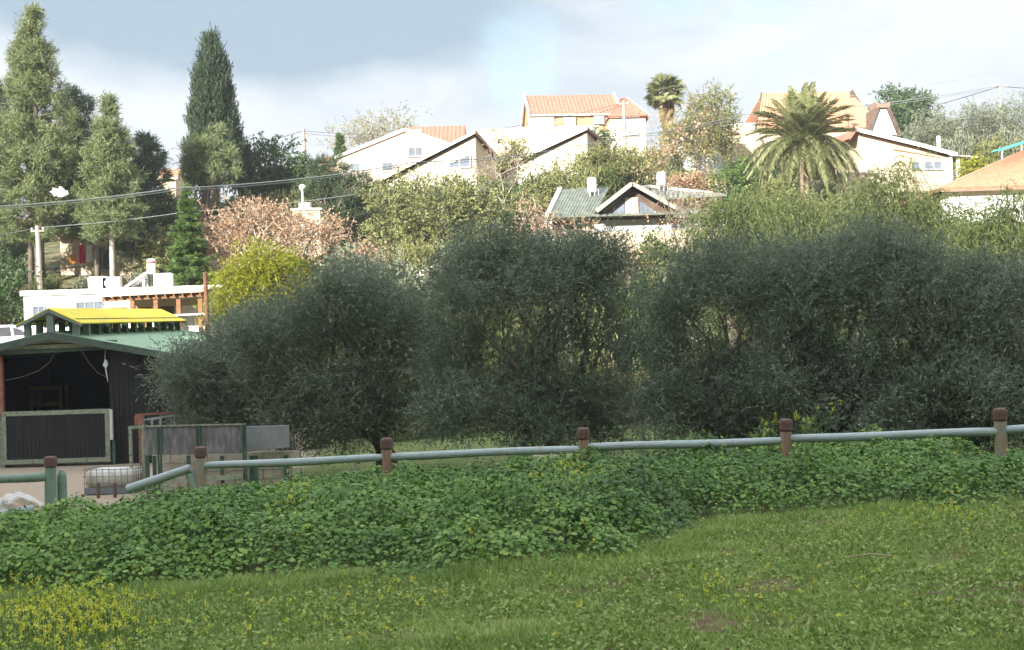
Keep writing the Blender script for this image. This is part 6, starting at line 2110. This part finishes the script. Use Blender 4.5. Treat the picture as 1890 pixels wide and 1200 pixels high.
# the tall mustard plants behind the fence post
for lab, px_, py_, Y in (('tall mustard plant with yellow buds left of the rusty fence post', 1415, 766, 17.9), ('tall branching mustard plant with yellow buds right of the rusty fence post', 1490, 750, 17.7)):
    q = at(px_, py_, Y)
    zb = tz(q[0], Y)
    mp_ = thing('mustard_plant', lab, 'plant', (q[0], Y, zb), group='tall mustard plants at the fence')
    H = q[2] - zb
    sb = MB()
    tips = []
    for i in range(9):
        a0 = np.array([0, 0, H * rng.uniform(0.1, 0.6)])
        tip = np.array([rng.normal() * 0.16, rng.normal() * 0.1, H * rng.uniform(0.72, 1.03)])
        sb.tube([a0 * np.array([1, 1, 0]), a0, (a0 + tip) / 2 + rng.normal(size=3) * 0.02, tip], [0.007, 0.006, 0.005, 0.003], 5)
        tips.append(tip)
    tag(sb.build('stem', 'mustard_green', mp_), kind='stuff')
    tips = np.array(tips)
    c_ = np.repeat(tips, 16, 0) + rng.normal(size=(len(tips) * 16, 3)) * np.array([0.012, 0.012, 0.02])
    v, f = leaf_quads(c_, rng.normal(size=c_.shape) + np.array([0, 0, 0.5]), 0.018, 0.014)
    tag(mesh_np('flowers', v, f, 'mustard_petal', mp_, rng.random(len(c_)) * 0.6), kind='stuff')
    lf_ = np.stack([rng.normal(size=40) * 0.12, rng.normal(size=40) * 0.08, rng.uniform(0.2, 0.85, 40) * H], -1)
    v, f = leaf_quads(lf_, rng.normal(size=lf_.shape), 0.1, 0.05)
    tag(mesh_np('leaves', v, f, 'mustard_green', mp_, rng.random(40)), kind='stuff')
# stick lying on the grass
a, b = to_ground(1560, 1036), to_ground(1660, 1035)
o = MB().tube([a + np.array([0, 0, 0.03]), (a + b) / 2 + np.array([0, 0.03, 0.05]), b + np.array([0, 0, 0.03])], [0.006, 0.009, 0.004], 6).build('dry_stick', 'dry_straw')
tag(o, 'dry pale stick lying on the short grass', 'stick')

# unidentified white patch among the pine branches at the cable
q = at(110, 356, 69)
bm = bmesh.new()
bmesh.ops.create_icosphere(bm, subdivisions=3, radius=0.2)
for v in bm.verts:
    n_ = v.co.normalized()
    v.co.x *= 1.9
    v.co.y *= 0.5
    v.co.z = v.co.z * 0.75 - 0.18 * v.co.x
    v.co += Vector(rng.normal(size=3)) * 0.07
me = bpy.data.meshes.new('white_patch')
bm.to_mesh(me)
bm.free()
o = link('white_patch', me, 'cloth_white')
o.location = q
tag(o, 'white crumpled patch among pine branches beside the upper cable', 'sheet')

# ------------------------------------------------------------------ shrubs that cover the hillside
protos = {}
SHRUB_M = [('brown_green_leaf', 'brownish green'), ('olive_sun_leaf', 'grey green'), ('pepper_leaf', 'light green'), ('dark_leaf', 'dark green'), ('pale_leaf', 'yellowish green')]


def shrub_proto(m):
    """Unit shrub: 1 m half width, 1 m tall; crown and stems are shared by all copies."""
    C, O = clumps_in([(np.array([0, 0, 0.45]), np.array([0.85, 0.85, 0.5])), (np.array([0.3, 0.2, 0.65]), np.array([0.45, 0.45, 0.32])), (np.array([-0.35, -0.1, 0.6]), np.array([0.4, 0.4, 0.3]))], 75, 0.3)
    C[:, 2] = np.abs(C[:, 2])
    root = bpy.data.objects.new('hill_shrub', None)
    col.objects.link(root)
    limb_mesh(root, 'bark', (0, 0, 0), C[:9], 0.04, 0.15, name='stem', stems=2, sides=4)
    crown_mesh(root, m, C, O, dict(K=9, M=6, L=0.26, sig=(0.11, 0.11, 0.1), wo=0.6, wu=0.4, wr=0.7, droop=0.15, leaf=(0.095, 0.05), spread=0.8))
    return root


BANDS = [  # distance, [(photo x, top line y)], half width px, place words
    (103, [(1105, 268), (1235, 280), (1255, 316), (1345, 316), (1400, 300), (1410, 268), (1560, 262), (1720, 262), (1900, 250)], 26, 'on the slope below the red roofed villa'),
    (90, [(560, 350), (690, 345), (800, 340), (930, 330), (1000, 318), (1100, 305), (1230, 312), (1300, 328), (1400, 325), (1540, 335)], 30, 'on the slope below the pointed corner houses'),
    (84, [(285, 372), (330, 372), (420, 385), (560, 385), (680, 380), (900, 390), (1000, 372)], 34, 'on the slope below the white gable house'),
    (80, [(-20, 440), (85, 450)], 34, 'under the pines on the slope'),
    (88, [(-20, 385), (100, 410), (200, 415), (330, 380)], 36, 'on the slope behind the pines'),
    (78, [(85, 470), (190, 480), (300, 455)], 30, 'beside the cream house under the pines'),
    (72, [(85, 515), (300, 505)], 30, 'in front of the cream house under the pines'),
    (82, [(1340, 350), (1540, 372), (1650, 372), (1760, 345)], 32, 'below the stone terrace wall'),
    (70, [(560, 470), (700, 465), (860, 450), (1000, 430)], 36, 'on the bank above the olive trees'),
    (62, [(560, 520), (800, 520), (1000, 480), (1150, 500), (1340, 450), (1600, 420), (1890, 410)], 40, 'on the low bank above the olive trees'),
    (55, [(430, 590), (700, 575), (1000, 560), (1300, 520), (1600, 480), (1900, 480)], 44, 'at the foot of the bank behind the olive trees'),
    (46, [(520, 690), (760, 690), (1000, 680), (1200, 690), (1440, 640), (1900, 620)], 50, 'growing close behind the olive trees'),
]
for bi, (Y, line, hw, words) in enumerate(BANDS):
    xs_ = np.array([q[0] for q in line], float)
    ys_ = np.array([q[1] for q in line], float)
    px_ = xs_[0]
    while px_ < xs_[-1]:
        py_ = np.interp(px_, xs_, ys_) + rng.uniform(-4, 16)
        yy = Y + rng.uniform(-2.2, 2.2)
        q = at(px_, py_, yy)
        g_ = tz(q[0], yy)
        hgt = q[2] - g_
        m_, word = SHRUB_M[rng.choice(5, p=[0.34, 0.22, 0.2, 0.12, 0.12])]
        if hgt > 0.5:
            new = m_ not in protos
            if new:
                protos[m_] = shrub_proto(m_)
            src_ = protos[m_]
            root = src_ if new else src_.copy()
            if not new:
                col.objects.link(root)
                for ch in src_.children:
                    clone(ch, root)
            root.location = (q[0], yy, g_ - 0.05)
            w_ = hw * yy / F * rng.uniform(0.85, 1.35)
            root.scale = (w_, w_ * rng.uniform(0.8, 1.0), hgt + 0.05)
            root.rotation_euler = (0, 0, rng.uniform(0, 6.28))
            tag(root, '%s shrub %s' % (word, words), 'shrub', 'shrubs covering the hillside')
        px_ += hw * rng.uniform(1.0, 1.5)

# ------------------------------------------------------------------ thin haze over the whole place
hz = MB().box(-300, 300, -270, 360, -12, 75).build('haze', None)
hm = bpy.data.materials.new('haze')
hm.use_nodes = True
hm.node_tree.nodes.clear()
ho = N(hm.node_tree.nodes, 'ShaderNodeOutputMaterial')
hv = N(hm.node_tree.nodes, 'ShaderNodeVolumePrincipled')
hv.inputs['Color'].default_value = (0.95, 0.97, 1.0, 1)
hv.inputs['Density'].default_value = 0.0004
hm.node_tree.links.new(hv.outputs[0], ho.inputs['Volume'])
hz.data.materials.append(hm)
tag(hz, kind='stuff')
